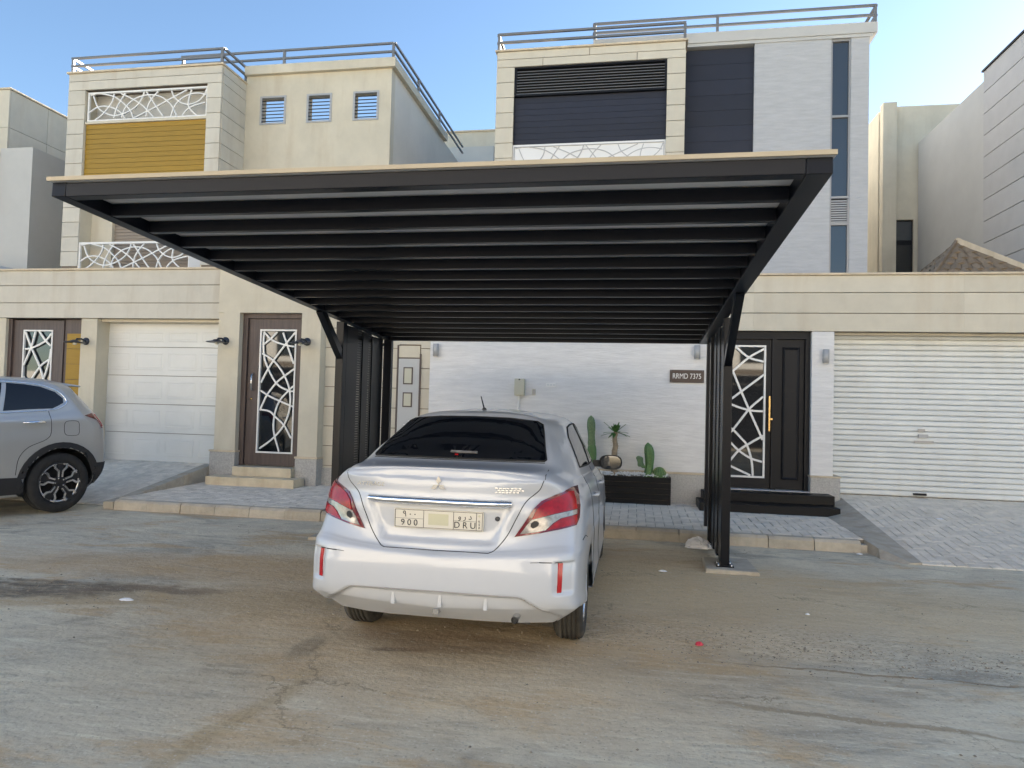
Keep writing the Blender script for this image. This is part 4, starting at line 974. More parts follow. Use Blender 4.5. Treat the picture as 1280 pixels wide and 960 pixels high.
# ------------------------------------------------------------------ cars
def crs(P, n):   # catmull-rom along axis 0
    P = np.asarray(P, float); Q = np.concatenate([2*P[:1]-P[1:2], P, 2*P[-1:]-P[-2:-1]]); out = []
    for i in range(1, len(Q)-2):
        a, b, c, d = Q[i-1], Q[i], Q[i+1], Q[i+2]
        for k in range(n):
            t = k/n; out.append(.5*((2*b)+(c-a)*t+(2*a-5*b+4*c-d)*t*t+(3*b-a-3*c+d)*t**3))
    out.append(P[-1]); return np.array(out)
class Shell:
    """car body from horizontal rows of points: rear centre, round the corner, along the side, to the front centre"""
    def __init__(s, rows, wheels, wr, nr=6, nc=6, nrear=10, disp=None):
        A = np.array(rows, float)                        # R x C x 3
        g1 = crs(A, nr)                                   # along rows (vertical)
        cols = np.swapaxes(g1, 0, 1); g2 = crs(cols, nc); G = np.swapaxes(g2, 0, 1)  # rows x cols x 3
        if disp is not None:
            for i in range(G.shape[0]):
                for j in range(G.shape[1]): G[i, j] = disp(G[i, j], j/nc)
        G[:, 0, 0] = 0; G[:, -1, 0] = 0
        nR, nC = G.shape[:2]
        full = np.concatenate([G[:, ::-1]*[-1, 1, 1], G[:, 1:]], axis=1)   # left .. rear centre .. right
        W = full.shape[1]; vs = full.reshape(-1, 3).copy()
        # wheel arches: snap near vertices to the circle, drop faces inside
        for wy, wz in wheels:
            dy, dz = vs[:, 1]-wy, vs[:, 2]-wz; r = np.hypot(dy, dz)
            m = (abs(r-wr) < .035) & (abs(vs[:, 0]) > .5) & (vs[:, 2] < wz+wr+.05)
            f = wr/np.maximum(r, 1e-6); vs[m, 1] = wy+dy[m]*f[m]; vs[m, 2] = wz+dz[m]*f[m]
        fs = []
        for i in range(nR-1):
            for j in range(W-1):
                q = (i*W+j, i*W+j+1, (i+1)*W+j+1, (i+1)*W+j); c = vs[list(q)].mean(0)
                if abs(c[0]) > .5 and any(math.hypot(c[1]-a, c[2]-b) < wr-.004 for a, b in wheels): continue
                fs.append(q)
        s.vs = [Vector(v) for v in vs]; s.fs = fs; s.bvh = BVHTree.FromPolygons(s.vs, fs)
    def mesh(s, name, m, parent):
        b = MB().add(s.vs, s.fs, True); o = b.build(name, m, parent); 
        return o
    def hit(s, o, d):
        r = s.bvh.ray_cast(Vector(o), Vector(d).normalized())
        if r[0] is None: n = s.bvh.find_nearest(Vector(o)+Vector(d)*1.0); return n[0], n[1]
        return r[0], r[1]
    def pt(s, a, b, d):     # d: 'rear' (a=x,b=z) 'left'/'right' (a=y,b=z) 'top' (a=x,b=y)
        if d == 'rear': o, v = (a, -2, b), (0, 1, 0)
        elif d == 'left': o, v = (-3, a, b), (1, 0, 0)
        elif d == 'right': o, v = (3, a, b), (-1, 0, 0)
        elif d == 'top': o, v = (a, b, 4), (0, 0, -1)
        elif d == 'cr': o, v = (a+2, -2, b), (-1, 1, 0)     # 45 degrees from rear right
        elif d == 'cl': o, v = (a-2, -2, b), (1, 1, 0)
        p, n = s.hit(o, v); v = Vector(v).normalized()
        if n.dot(v) > 0: n = -n
        return p, n
    def patch(s, name, m, parent, poly, d, off=.004, step=.05, smooth=True, round_n=0):
        if round_n: poly = [tuple(p[:2]) for p in cr([(a, b, 0) for a, b in poly]+[(poly[0][0], poly[0][1], 0)], round_n)][:-1]
        bm = bmesh.new(); vv = [bm.verts.new((a, b, 0)) for a, b in poly]; f = bm.faces.new(vv); bmesh.ops.triangulate(bm, faces=[f])
        xs_ = [p[0] for p in poly]; ys_ = [p[1] for p in poly]
        for lo, hi, nrm_ in ((min(xs_), max(xs_), (1, 0, 0)), (min(ys_), max(ys_), (0, 1, 0))):
            t = lo+step
            while t < hi-.001:
                bmesh.ops.bisect_plane(bm, geom=bm.verts[:]+bm.edges[:]+bm.faces[:], plane_co=[c*t for c in nrm_], plane_no=nrm_, dist=1e-6); t += step
        bmesh.ops.remove_doubles(bm, verts=bm.verts, dist=1e-5)
        P = {}
        for v in bm.verts: P[v] = s.pt(v.co.x, v.co.y, d)
        edge = [v for v in bm.verts if v.is_boundary]
        ex = bmesh.ops.extrude_edge_only(bm, edges=[e for e in bm.edges if e.is_boundary])
        nv = [g for g in ex['geom'] if isinstance(g, bmesh.types.BMVert)]
        src = {tuple(round(c, 5) for c in v.co): v for v in edge}
        low = {v: P[src[tuple(round(c, 5) for c in v.co)]] for v in nv if tuple(round(c, 5) for c in v.co) in src}
        for v, (p, n) in P.items(): v.co = p+n*off
        for v, (p, n) in low.items(): v.co = p-n*.006
        bm.normal_update(); bmesh.ops.recalc_face_normals(bm, faces=bm.faces)
        me = bpy.data.meshes.new(name); bm.to_mesh(me); bm.free(); me.materials.append(M[m])
        for p in me.polygons: p.use_smooth = False
        o = bpy.data.objects.new(name, me); C.objects.link(o); o.parent = parent
        if smooth:
            for p in me.polygons: p.use_smooth = True
            try: me.set_sharp_from_angle(angle=R(40))
            except Exception: pass
        return o
    def line(s, b, pts, d, r=.0028, off=.0, n=6, closed=False):
        if closed: pts = pts+[pts[0]]
        out = []
        for i in range(len(pts)-1):
            k = max(2, int(math.hypot(pts[i+1][0]-pts[i][0], pts[i+1][1]-pts[i][1])/.03))
            for j in range(k): out.append((pts[i][0]+(pts[i+1][0]-pts[i][0])*j/k, pts[i][1]+(pts[i+1][1]-pts[i][1])*j/k))
        out.append(pts[-1]); P = [s.pt(a, c, d) for a, c in out]
        b.tube([p+n_*off for p, n_ in P], r, n); return b
def sm(pts, n=5): return [(p[0], p[1]) for p in cr([(a, b, 0) for a, b in pts], n)]
def sstep(a, b, x): t = max(0, min(1, (x-a)/(b-a))) if b != a else 0; return t*t*(3-2*t)

# plan tables: (fraction of half width, metres forward of the row's rear end)
PB = [(0, 0), (.36, .004), (.64, .022), (.83, .060), (.945, .14), (.985, .29), (1, .52), (1, .90), (1, 1.30), (1, 2.0), (1, 2.9), (.99, 3.45), (.95, 3.95), (.74, 4.22), (.38, 4.29), (0, 4.30)]
PL = [(0, 0), (.36, .008), (.60, .05), (.78, .13), (.915, .24), (.975, .39), (1, .60), (1, .92), (1, 1.30), (1, 2.0), (1, 2.9), (.985, 3.45), (.94, 3.90), (.72, 4.15), (.36, 4.24), (0, 4.25)]
def low(z, y0, W, blend=0, zs=None, T=(PB, PL)):
    out = []
    for k in range(16):
        f = T[0][k][0]*(1-blend)+T[1][k][0]*blend; y = T[0][k][1]*(1-blend)+T[1][k][1]*blend
        zz = z if not zs else float(np.interp(k, [0, 3, 5, 8, 12, 15], zs))
        yy = y0*(1 if k < 4 else max(0, 1-(k-3)*.3))+y
        out.append((f*W, yy, zz))
    return out
ROWS = [
 low(.27, .16, .70), low(.35, .055, .818, zs=(.345, .375, .36, .25, .22, .22)), low(.395, .020, .838, zs=(.385, .412, .395, .28, .27, .27)), low(.47, .0, .832, zs=(.47, .475, .45, .40, .40, .40)), low(.58, -.002, .832, zs=(.58, .585, .57, .52, .5, .5)),
 low(.635, .002, .835, .1, zs=(.632, .645, .64, .60, .56, .54)), low(.668, .012, .836, .15, zs=(.668, .700, .69, .65, .59, .57)), low(.680, .034, .834, .25, zs=(.682, .728, .715, .675, .61, .59)), low(.70, .055, .832, .35, zs=(.700, .755, .74, .70, .64, .62)), low(.80, .070, .832, .7, zs=(.80, .83, .82, .79, .70, .66)),
 low(.93, .062, .826, 1, zs=(.93, .93, .92, .88, .76, .70)), low(1.05, .080, .812, 1, zs=(1.05, 1.005, .98, .945, .82, .74)), [(0,.098,1.120),(.30,.102,1.115),(.50,.122,1.100),(.632,.19,1.078),(.728,.315,1.038),(.768,.46,1.022),(.782,.62,1.012),(.79,.90,1.0),(.797,1.3,.99),(.80,2.0,.962),(.787,2.9,.935),(.75,3.42,.90),(.69,3.9,.84),(.54,4.13,.775),(.27,4.21,.765),(0,4.22,.765)],
 [(0,.108,1.152),(.30,.112,1.147),(.50,.140,1.130),(.625,.20,1.108),(.715,.33,1.062),(.755,.47,1.045),(.768,.62,1.035),(.776,.90,1.02),(.784,1.3,1.01),(.788,2.0,.98),(.775,2.9,.955),(.74,3.4,.93),(.68,3.85,.86),(.52,4.08,.80),(.26,4.17,.79),(0,4.18,.79)],
 [(0,.15,1.164),(.30,.155,1.161),(.50,.18,1.150),(.60,.27,1.140),(.685,.38,1.100),(.725,.52,1.082),(.742,.68,1.072),(.755,.92,1.06),(.765,1.3,1.045),(.77,2.0,1.015),(.755,2.9,.985),(.70,3.3,.965),(.60,3.7,.92),(.42,3.85,.90),(.2,3.92,.90),(0,3.93,.90)],
 [(0,.50,1.176),(.30,.495,1.176),(.50,.485,1.174),(.595,.485,1.166),(.655,.55,1.140),(.695,.66,1.115),(.722,.78,1.10),(.738,.95,1.085),(.748,1.3,1.07),(.752,2.0,1.045),(.735,2.75,1.02),(.66,3.12,1.0),(.50,3.28,1.0),(.3,3.35,1.01),(.15,3.38,1.015),(0,3.39,1.015)],
 [(0,.66,1.272),(.28,.655,1.270),(.47,.65,1.262),(.56,.66,1.250),(.615,.73,1.230),(.652,.85,1.215),(.675,.97,1.205),(.690,1.12,1.20),(.700,1.42,1.195),(.702,2.0,1.185),(.68,2.58,1.17),(.60,2.88,1.16),(.46,3.0,1.155),(.28,3.04,1.16),(.14,3.06,1.16),(0,3.07,1.16)],
 [(0,.83,1.375),(.26,.83,1.373),(.43,.84,1.362),(.51,.87,1.345),(.560,.95,1.325),(.590,1.07,1.315),(.610,1.18,1.315),(.625,1.30,1.318),(.636,1.55,1.32),(.64,2.0,1.32),(.62,2.42,1.31),(.54,2.66,1.30),(.42,2.73,1.295),(.26,2.76,1.30),(.13,2.77,1.30),(0,2.77,1.30)],
 [(0,.975,1.452),(.24,.98,1.450),(.40,1.00,1.440),(.475,1.05,1.424),(.515,1.14,1.412),(.540,1.26,1.408),(.555,1.36,1.41),(.566,1.47,1.413),(.575,1.66,1.418),(.578,2.0,1.42),(.56,2.28,1.41),(.49,2.46,1.40),(.38,2.52,1.40),(.24,2.54,1.405),(.12,2.55,1.41),(0,2.55,1.41)],
 [(0,1.10,1.490),(.19,1.10,1.488),(.32,1.12,1.480),(.38,1.17,1.470),(.41,1.26,1.466),(.43,1.36,1.466),(.44,1.45,1.468),(.45,1.55,1.470),(.455,1.70,1.473),(.455,2.0,1.472),(.44,2.18,1.465),(.38,2.28,1.458),(.30,2.32,1.455),(.19,2.33,1.458),(.1,2.34,1.46),(0,2.34,1.46)],
 [(0,1.40,1.508),(.05,1.40,1.508),(.10,1.42,1.507),(.13,1.45,1.506),(.15,1.5,1.505),(.16,1.56,1.505),(.165,1.62,1.505),(.17,1.68,1.505),(.17,1.76,1.505),(.17,1.90,1.503),(.16,2.0,1.50),(.14,2.05,1.498),(.11,2.07,1.496),(.07,2.08,1.496),(.03,2.08,1.496),(0,2.08,1.496)],
 [(0,y_,1.509) for y_ in (1.55,1.56,1.58,1.6,1.62,1.65,1.68,1.71,1.76,1.82,1.88,1.9,1.91,1.92,1.92,1.92)]]
def disp_sedan(p, c):
    x, y, z = p
    if c < 4.6 and z < 1.1 and y < .6:
        ax = abs(x)
        hw = .325+(z-.735)/(.955-.735)*.105          # plate recess, wider at the top
        k = sstep(hw+.012, hw-.022, ax)*sstep(.728, .752, z)*sstep(.968, .948, z)
        y += .030*k
        # lid lip
        y += -.012*sstep(1.00, 1.08, z)*sstep(.62, .5, ax)
        # corner vents with the reflectors
        k2 = sstep(.670, .700, ax)*sstep(.475, .50, z)*sstep(.668, .655, z)*sstep(.80, .77, ax)
        # lower edge flare
        k3 = sstep(.468, .452, z)*sstep(.50+(.465-z)*1.6+.006, .50+(.465-z)*1.6-.014, ax)
        y += .022*k2+.032*k3
    return (x, y, z)
def wheel(parent, x, y, r, wd, side, rim, rubber='rubber', big=False):
    """side: -1 / +1 = outer face direction along x"""
    t = MB(); ir = r*(.70 if big else .64)
    prof = [(ir, -wd/2+.012), (ir+.012, -wd/2), (r*.86, -wd/2-.004), (r*.955, -wd/2+.010), (r, -wd/2+.035)]
    for k in range(5):
        a = -wd/2+.035+(wd-.07)*k/4; 
        prof += [(r, a+.0001*k), (r, a+(wd-.07)/4-.012), (r-.008, a+(wd-.07)/4-.010), (r-.008, a+(wd-.07)/4-.002)] if k < 4 else []
    prof += [(r, wd/2-.035), (r*.955, wd/2-.010), (r*.86, wd/2+.004), (ir+.012, wd/2), (ir, wd/2-.012)]
    prof.append(prof[0])
    w_ = thing('tmp', None, None); bpy.data.objects.remove(w_)
    w_ = t.lathe(prof, (x, y, r), (1, 0, 0), 56, True).build('wheel', rubber, parent)
    d = MB(); fx = x+side*(wd/2-.03)
    d.lathe([(ir+.002, -wd*.40), (ir+.002, wd*.46), (ir-.014, wd*.47), (ir-.022, wd*.38), (ir-.03, -wd*.38)], (x, y, r), (side, 0, 0), 48).build('rim', 'alloy' if not big else 'alloy_dark', w_)
    MB().lathe([(ir-.015, 0), (.0, 0)], (x+side*(-.02), y, r), (side, 0, 0), 32).build('brake_disc', 'alloy_dark', w_)
    if not big:
        for k in range(7):
            a = 2*math.pi*k/7
            MB().bar((fx, y+math.cos(a)*.04, r+math.sin(a)*.04), (fx+side*.0, y+math.cos(a+.15)*(ir-.012), r+math.sin(a+.15)*(ir-.012)), .032, .018, up=(side, 0, 0)).build('spoke', rim, w_)
        MB().lathe([(.05, -.02), (.05, .012), (.035, .02), (0, .02)], (fx, y, r), (side, 0, 0), 20).build('hub', rim, w_)
    else:
        f0 = fx+side*.018
        MB().lathe([(ir-.012, -.02), (ir-.012, 0), (ir-.022, .004), (ir-.034, -.004)], (f0-side*.005, y, r), (side, 0, 0), 56).build('rim_edge', 'alloy', w_)
        for k in range(5):
            a = 2*math.pi*k/5+.31; b = MB()
            pt = lambda ang, rad, dx=0: Vector((f0+side*dx, y+math.cos(ang)*rad, r+math.sin(ang)*rad))
            # Y-shaped spoke: two polished arms round a dark gap, joined at the rim by a step
            for s_ in (-1, 1):
                b.bar(pt(a+s_*.30, .075), pt(a+s_*.17, ir*.60, .006), .020, .022, up=(side, 0, 0))
                b.bar(pt(a+s_*.17, ir*.58, .006), pt(a+s_*.36, ir*.76, .004), .024, .022, up=(side, 0, 0))
                b.bar(pt(a+s_*.36, ir*.74, .004), pt(a+s_*.30, ir-.014, 0), .026, .022, up=(side, 0, 0))
            b.build('spoke', 'alloy', w_)
            b = MB(); b.bar(pt(a, .05, -.006), pt(a, ir-.02, -.010), .07, .02, up=(side, 0, 0)); b.build('spoke_web', 'alloy_dark', w_)
        MB().lathe([(.085, -.02), (.085, -.002), (.04, .006), (0, .006)], (f0, y, r), (side, 0, 0), 24).build('hub', 'alloy_dark', w_)
        for k in range(5):
            a = 2*math.pi*k/5; MB().lathe([(.010, 0), (.010, .006), (0, .006)], (f0, y+math.cos(a)*.056, r+math.sin(a)*.056), (side, 0, 0), 8).build('wheel_nut', 'alloy', w_)
    return w_

def half_drum(r, xa, xb, y, z):
    n = 18; P = [(y+math.cos(math.pi*k/n)*r, z+math.sin(math.pi*k/n)*r) for k in range(n+1)]; b = MB()
    vs = [(x_, a, c) for x_ in (xa, xb) for a, c in P]
    return b.add(vs, [(k, k+1, n+2+k, n+1+k) for k in range(n)]+[tuple(range(n+1))], False)
car = thing('sedan', 'white silver sedan parked under the black carport, seen from behind', 'car', (-1.105, 3.865, 0)); car['local'] = 1
S = Shell(ROWS, [(.885, .29), (3.435, .29)], .335, nr=10, nc=11, disp=disp_sedan)
S.mesh('body', 'car_silver', car)
MB().box(-.52, .52, .30, 4.0, .24, .36).build('underbody', 'black_plastic', car)
for s_ in (-1, 1):
    for wy in (.885, 3.435):
        half_drum(.352, s_*.50, s_*.80, wy, .295).build('wheel_housing', 'gap', car)
        wheel(car, s_*.715, wy, .29, .185, s_, 'alloy', 'rubber_dusty')
# rear screen and its surround
RS = [(-.555, 1.186), (-.35, 1.184), (0, 1.183), (.35, 1.184), (.555, 1.186), (.565, 1.195), (.548, 1.235), (.500, 1.355), (.478, 1.405), (.44, 1.425), (.25, 1.443), (0, 1.447), (-.25, 1.443), (-.44, 1.425), (-.478, 1.405), (-.500, 1.355), (-.548, 1.235), (-.565, 1.195)]
scr = S.patch('rear_window', 'car_glass', car, RS, 'rear', .009, .04)
b = MB(); S.line(b, RS, 'rear', .006, .006, closed=True); b.build('seal', 'gap', scr)
S.patch('brake_lamp', 'lamp_clear', scr, [(-.07, 1.213), (.11, 1.211), (.11, 1.222), (-.07, 1.224)], 'rear', .016)
S.patch('lamp_lens', 'lamp_red', scr, [(-.035, 1.196), (-.012, 1.196), (-.012, 1.203), (-.035, 1.203)], 'rear', .016)
# side glass
for sd_, dd in ((-1, 'left'), (1, 'right')):
    for poly in ([(1.12, 1.115), (1.16, 1.20), (1.30, 1.31), (1.50, 1.383), (1.70, 1.398), (1.97, 1.402), (1.97, 1.075)], [(2.04, 1.075), (2.04, 1.402), (2.2, 1.396), (2.38, 1.345), (2.62, 1.22), (2.84, 1.075), (2.80, 1.06)]):
        g_ = S.patch('side_window', 'car_glass', car, poly, dd, .003, .08)
        b = MB(); S.line(b, poly, dd, .007, .001, closed=True); b.build('seal', 'gap', g_)
# shut lines
b = MB()
S.line(b, sm([(-.60, 1.105), (-.575, 1.05), (-.505, .985), (-.46, .90), (-.405, .79), (-.345, .715), (-.31, .697)]), 'rear')
S.line(b, sm([(.60, 1.105), (.575, 1.05), (.505, .985), (.46, .90), (.405, .79), (.345, .715), (.31, .697)]), 'rear')
S.line(b, [(-.31, .697), (0, .692), (.31, .697)], 'rear')
S.line(b, [(-.605, 1.11), (-.60, 1.15)], 'rear'); S.line(b, [(.605, 1.11), (.60, 1.15)], 'rear')
S.line(b, [(-.56, 1.1795), (0, 1.1775), (.56, 1.1795)], 'rear', .004)
for sd_, dd in ((-1, 'left'), (1, 'right')):
    S.line(b, sm([(1.10, 1.06), (1.13, .85), (1.28, .66), (1.30, .32)]), dd); S.line(b, sm([(2.0, 1.06), (2.0, .7), (2.0, .30)]), dd); S.line(b, sm([(3.02, .98), (3.04, .6), (3.0, .30)]), dd)
    S.line(b, [(1.3, .27), (3.0, .27)], dd)
    S.line(b, sm([(.36, .745), (.46, .755), (.56, .73)]), dd)
tag(b.build('panel_gap', 'gap', car), kind='stuff')
b = MB(); S.line(b, sm([(-.66, .385), (-.60, .405), (-.50, .462), (-.44, .470)]), 'rear', .004); S.line(b, [(-.44, .470), (0, .474), (.44, .470)], 'rear', .004); S.line(b, sm([(.44, .470), (.50, .462), (.60, .405), (.66, .385)]), 'rear', .004)
b.build('valance_edge', 'frame_grey', car)
for x_ in (-.245, .035, .30):
    p, n_ = S.pt(x_, .42, 'rear'); MB().hexa([(x_-.012, p.y-.010, .375), (x_+.012, p.y-.010, .375), (x_+.012, p.y+.03, .375), (x_-.012, p.y+.03, .375)], [(x_-.009, p.y-.004, .455), (x_+.009, p.y-.004, .455), (x_+.009, p.y+.03, .455), (x_-.009, p.y+.03, .455)]).build('diffuser_fin', 'car_silver', car, .004)
MB().tube([(.47, .04, .335), (.47, .35, .34)], .020, 14, cap=False).build('exhaust_pipe', 'steel', car)
MB().bar((0.01, .05, .345), (.01, .25, .345), .03, .03).build('tow_hook', 'steel', car)
# tail lamps in layers
def mir(poly, s_): return [(s_*a, b) for a, b in poly]
LO = [(.447, .787), (.50, .870), (.545, .945), (.585, .988), (.66, 1.022), (.735, 1.050), (.760, 1.045), (.778, 1.005), (.790, .950), (.790, .880), (.778, .842), (.70, .826), (.58, .806)]
for s_ in (-1, 1):
    lp = S.patch('tail_lamp', 'lamp_deep', car, mir(LO, s_), 'rear', .010, .035)
    S.patch('lens', 'lamp_red', lp, mir([(.562, .944), (.600, .978), (.66, 1.008), (.728, 1.034), (.748, 1.028), (.764, .985), (.772, .935), (.66, .916), (.540, .889)], s_), 'rear', .0145, .03)
    S.patch('lens', 'lamp_clear', lp, mir([(.535, .884), (.66, .912), (.773, .930), (.775, .905), (.69, .888), (.650, .862), (.612, .822), (.478, .803), (.512, .855)], s_), 'rear', .0135, .03)
    S.patch('lens', 'lamp_red', lp, mir([(.620, .822), (.660, .862), (.70, .887), (.775, .902), (.775, .862), (.768, .848), (.70, .836)], s_), 'rear', .0145, .03)
    S.patch('bulb_bowl', 'alloy_dark', lp, mir(sm([(.545, .835), (.570, .848), (.575, .868), (.555, .880), (.535, .866), (.532, .848)], 3), s_), 'rear', .016, .05)
    S.patch('reflector', 'refl', car, mir([(.700, .492), (.722, .492), (.724, .655), (.700, .655)], s_), 'rear', .006, .05)
    b = MB(); S.line(b, [(s_*.722, .660), (s_*.60, .662)], 'rear', .003); S.line(b, [(s_*.60, .662), (s_*.55, .66)], 'rear', .0015); b.build('vent_edge', 'gap', car)
# chrome bar, plate, badges
b = MB(); vs = []; fs = []; nn = 25
for i in range(nn):
    x_ = -.43+.86*i/(nn-1); p, n_ = S.pt(x_, .985, 'rear'); tp = min(1, (.43-abs(x_))/.03+.25)
    prof = [(.001, .024), (-.026, .018), (-.036, .002), (-.024, -.020*tp), (.012, -.026*tp)]
    vs += [(x_, p.y+a, .968+c) for a, c in prof]
for i in range(nn-1):
    for k in range(4): fs.append((i*5+k, i*5+k+1, i*5+5+k+1, i*5+5+k))
b.add(vs, fs, True).add(vs[:5], [(0,1,2,3,4)]).add(vs[-5:], [(4,3,2,1,0)]).build('chrome_bar', 'chrome', car, recalc=True)
py = min(S.pt(x_, .86, 'rear')[0].y for x_ in (-.26, 0, .26))-.012
pl = MB().box(-.268, .268, py, py+.012, .806, .918).build('number_plate', 'plate', car, .003)
b = MB()
for a, c, e_, f_ in ((-.262, .262, .811, .8135), (-.262, .262, .9105, .913), ): b.box(a, c, py-.0015, py-.0002, e_, f_)
for xx in (-.262, -.0895, .0895, .225, .2595): b.box(xx, xx+.0025, py-.0016, py-.0003, .8136, .9104)
b.box(-.2595, -.092, py-.0014, py-.0003, .861, .8625).box(.092, .2245, py-.0014, py-.0003, .861, .8625)
b.build('plate_border', 'plate_ink', pl)
text('plate_text', '٩ ٠ ٠', 'plate_ink', pl, (-.175, py-.001, .886), .05)
text('plate_text', '9 0 0', 'plate_ink', pl, (-.175, py-.001, .837), .05)
text('plate_text', 'و ر د', 'plate_ink', pl, (.158, py-.001, .886), .045)
text('plate_text', 'D R U', 'plate_ink', pl, (.158, py-.001, .837), .05)
for k, ch in enumerate('KSA'): text('plate_text', ch, 'plate_ink', pl, (.243, py-.001, .864-k*.018), .018)
em = MB().box(-.06, .06, py-.0012, py-.0003, .83, .895); em.build('plate_emblem', 'emblem', pl)
MB().lathe([(.007, -.002), (0, -.003)], (.243, py, .895), (0, 1, 0), 10).build('plate_disc', 'emblem', pl)
p, n_ = S.pt(.345, .875, 'rear'); MB().lathe([(.014, .01), (.014, -.006), (.010, -.008), (0, -.008)], (.345, p.y, .882), (0, 1, 0), 16).build('lock_button', 'plate_ink', car)
p, n_ = S.pt(0, 1.085, 'rear'); b = MB(); L_ = .050
for a in (90, 210, 330):
    u_ = Vector((math.cos(R(a)), 0, math.sin(R(a)))); v_ = Vector((-u_.z, 0, u_.x)); o_ = Vector((0, p.y-.010, 1.066))
    q = [o_, o_+u_*L_*.866*.58+v_*L_*.30, o_+u_*L_*1.0, o_+u_*L_*.866*.58-v_*L_*.30]; F = Vector((0, -.006, 0))
    b.add([x_+F for x_ in q]+q, [(0,1,2,3),(0,4,5,1),(1,5,6,2),(2,6,7,3),(3,7,4,0)])
b.build('emblem', 'chrome', car)
p, n_ = S.pt(-.40, 1.045, 'rear'); text('badge_text', 'ATTRAGE', 'chrome', car, (-.42, p.y-.010, 1.052), .034, depth=.002, sx=1.15, shear=.2)
p, n_ = S.pt(.42, 1.04, 'rear'); b = MB()
for k, (a, c, z_) in enumerate(((.33, .485, 1.060), (.345, .50, 1.048), (.33, .47, 1.036))):
    for j in range(7):
        xa = a+(c-a)*j/7; q, _ = S.pt(xa, z_, 'rear'); b.box(xa, xa+(c-a)/7*.75, q.y-.004, q.y+.004, z_-.003, z_+.003)
b.build('dealer_badge', 'alloy', car)
# roof aerial, mirrors, handles
MB().tube([(0, 1.26, 1.497), (0, 1.255, 1.515)], [.022, .012], 12).tube([(0, 1.255, 1.512), (-.012, 1.19, 1.60)], [.006, .0035], 8).build('aerial', 'black_plastic', car)
for s_ in (-1, 1):
    mr_ = MB(); m0 = Vector((s_*.90, 2.66, 1.045)); vs = []; fs = []; n = 20
    for i, (dy, k) in enumerate(((0, .96), (.02, 1.0), (.05, .97), (.085, .80), (.11, .45), (.12, .05))):
        for j in range(n):
            a = 2*math.pi*j/n; ca, sa = math.cos(a), math.sin(a); rx = .105*k*(abs(ca)**.7)*(1 if ca > 0 else -1); rz_ = .068*k*(abs(sa)**.75)*(1 if sa > 0 else -1)
            vs.append((m0.x+rx, m0.y+dy, m0.z+rz_))
    for i in range(5):
        for j in range(n): a = i*n+j; c = i*n+(j+1) % n; fs.append((a, c, c+n, a+n))
    mo = mr_.add(vs, fs, True).build('door_mirror', 'black_plastic', car)
    MB().add([(m0.x+(v[0]-m0.x)*.92, m0.y+.002, m0.z+(v[2]-m0.z)*.92) for v in vs[:n]], [tuple(range(n))]).build('mirror_glass', 'glass_dark', mo)
    MB().bar((s_*.735, 2.70, 1.03), (s_*.83, 2.70, 1.03), .03, .06).build('mirror_arm', 'black_plastic', mo)
    for yh in (1.42, 2.32):
        p, n_ = S.pt(yh, .90, 'right' if s_ > 0 else 'left'); MB().tube([(p.x, yh-.09, .90), (p.x+s_*.03, yh-.07, .90), (p.x+s_*.034, yh+.05, .902), (p.x, yh+.08, .902)], [.008, .013, .013, .008], 8).build('door_handle', 'car_silver', car)

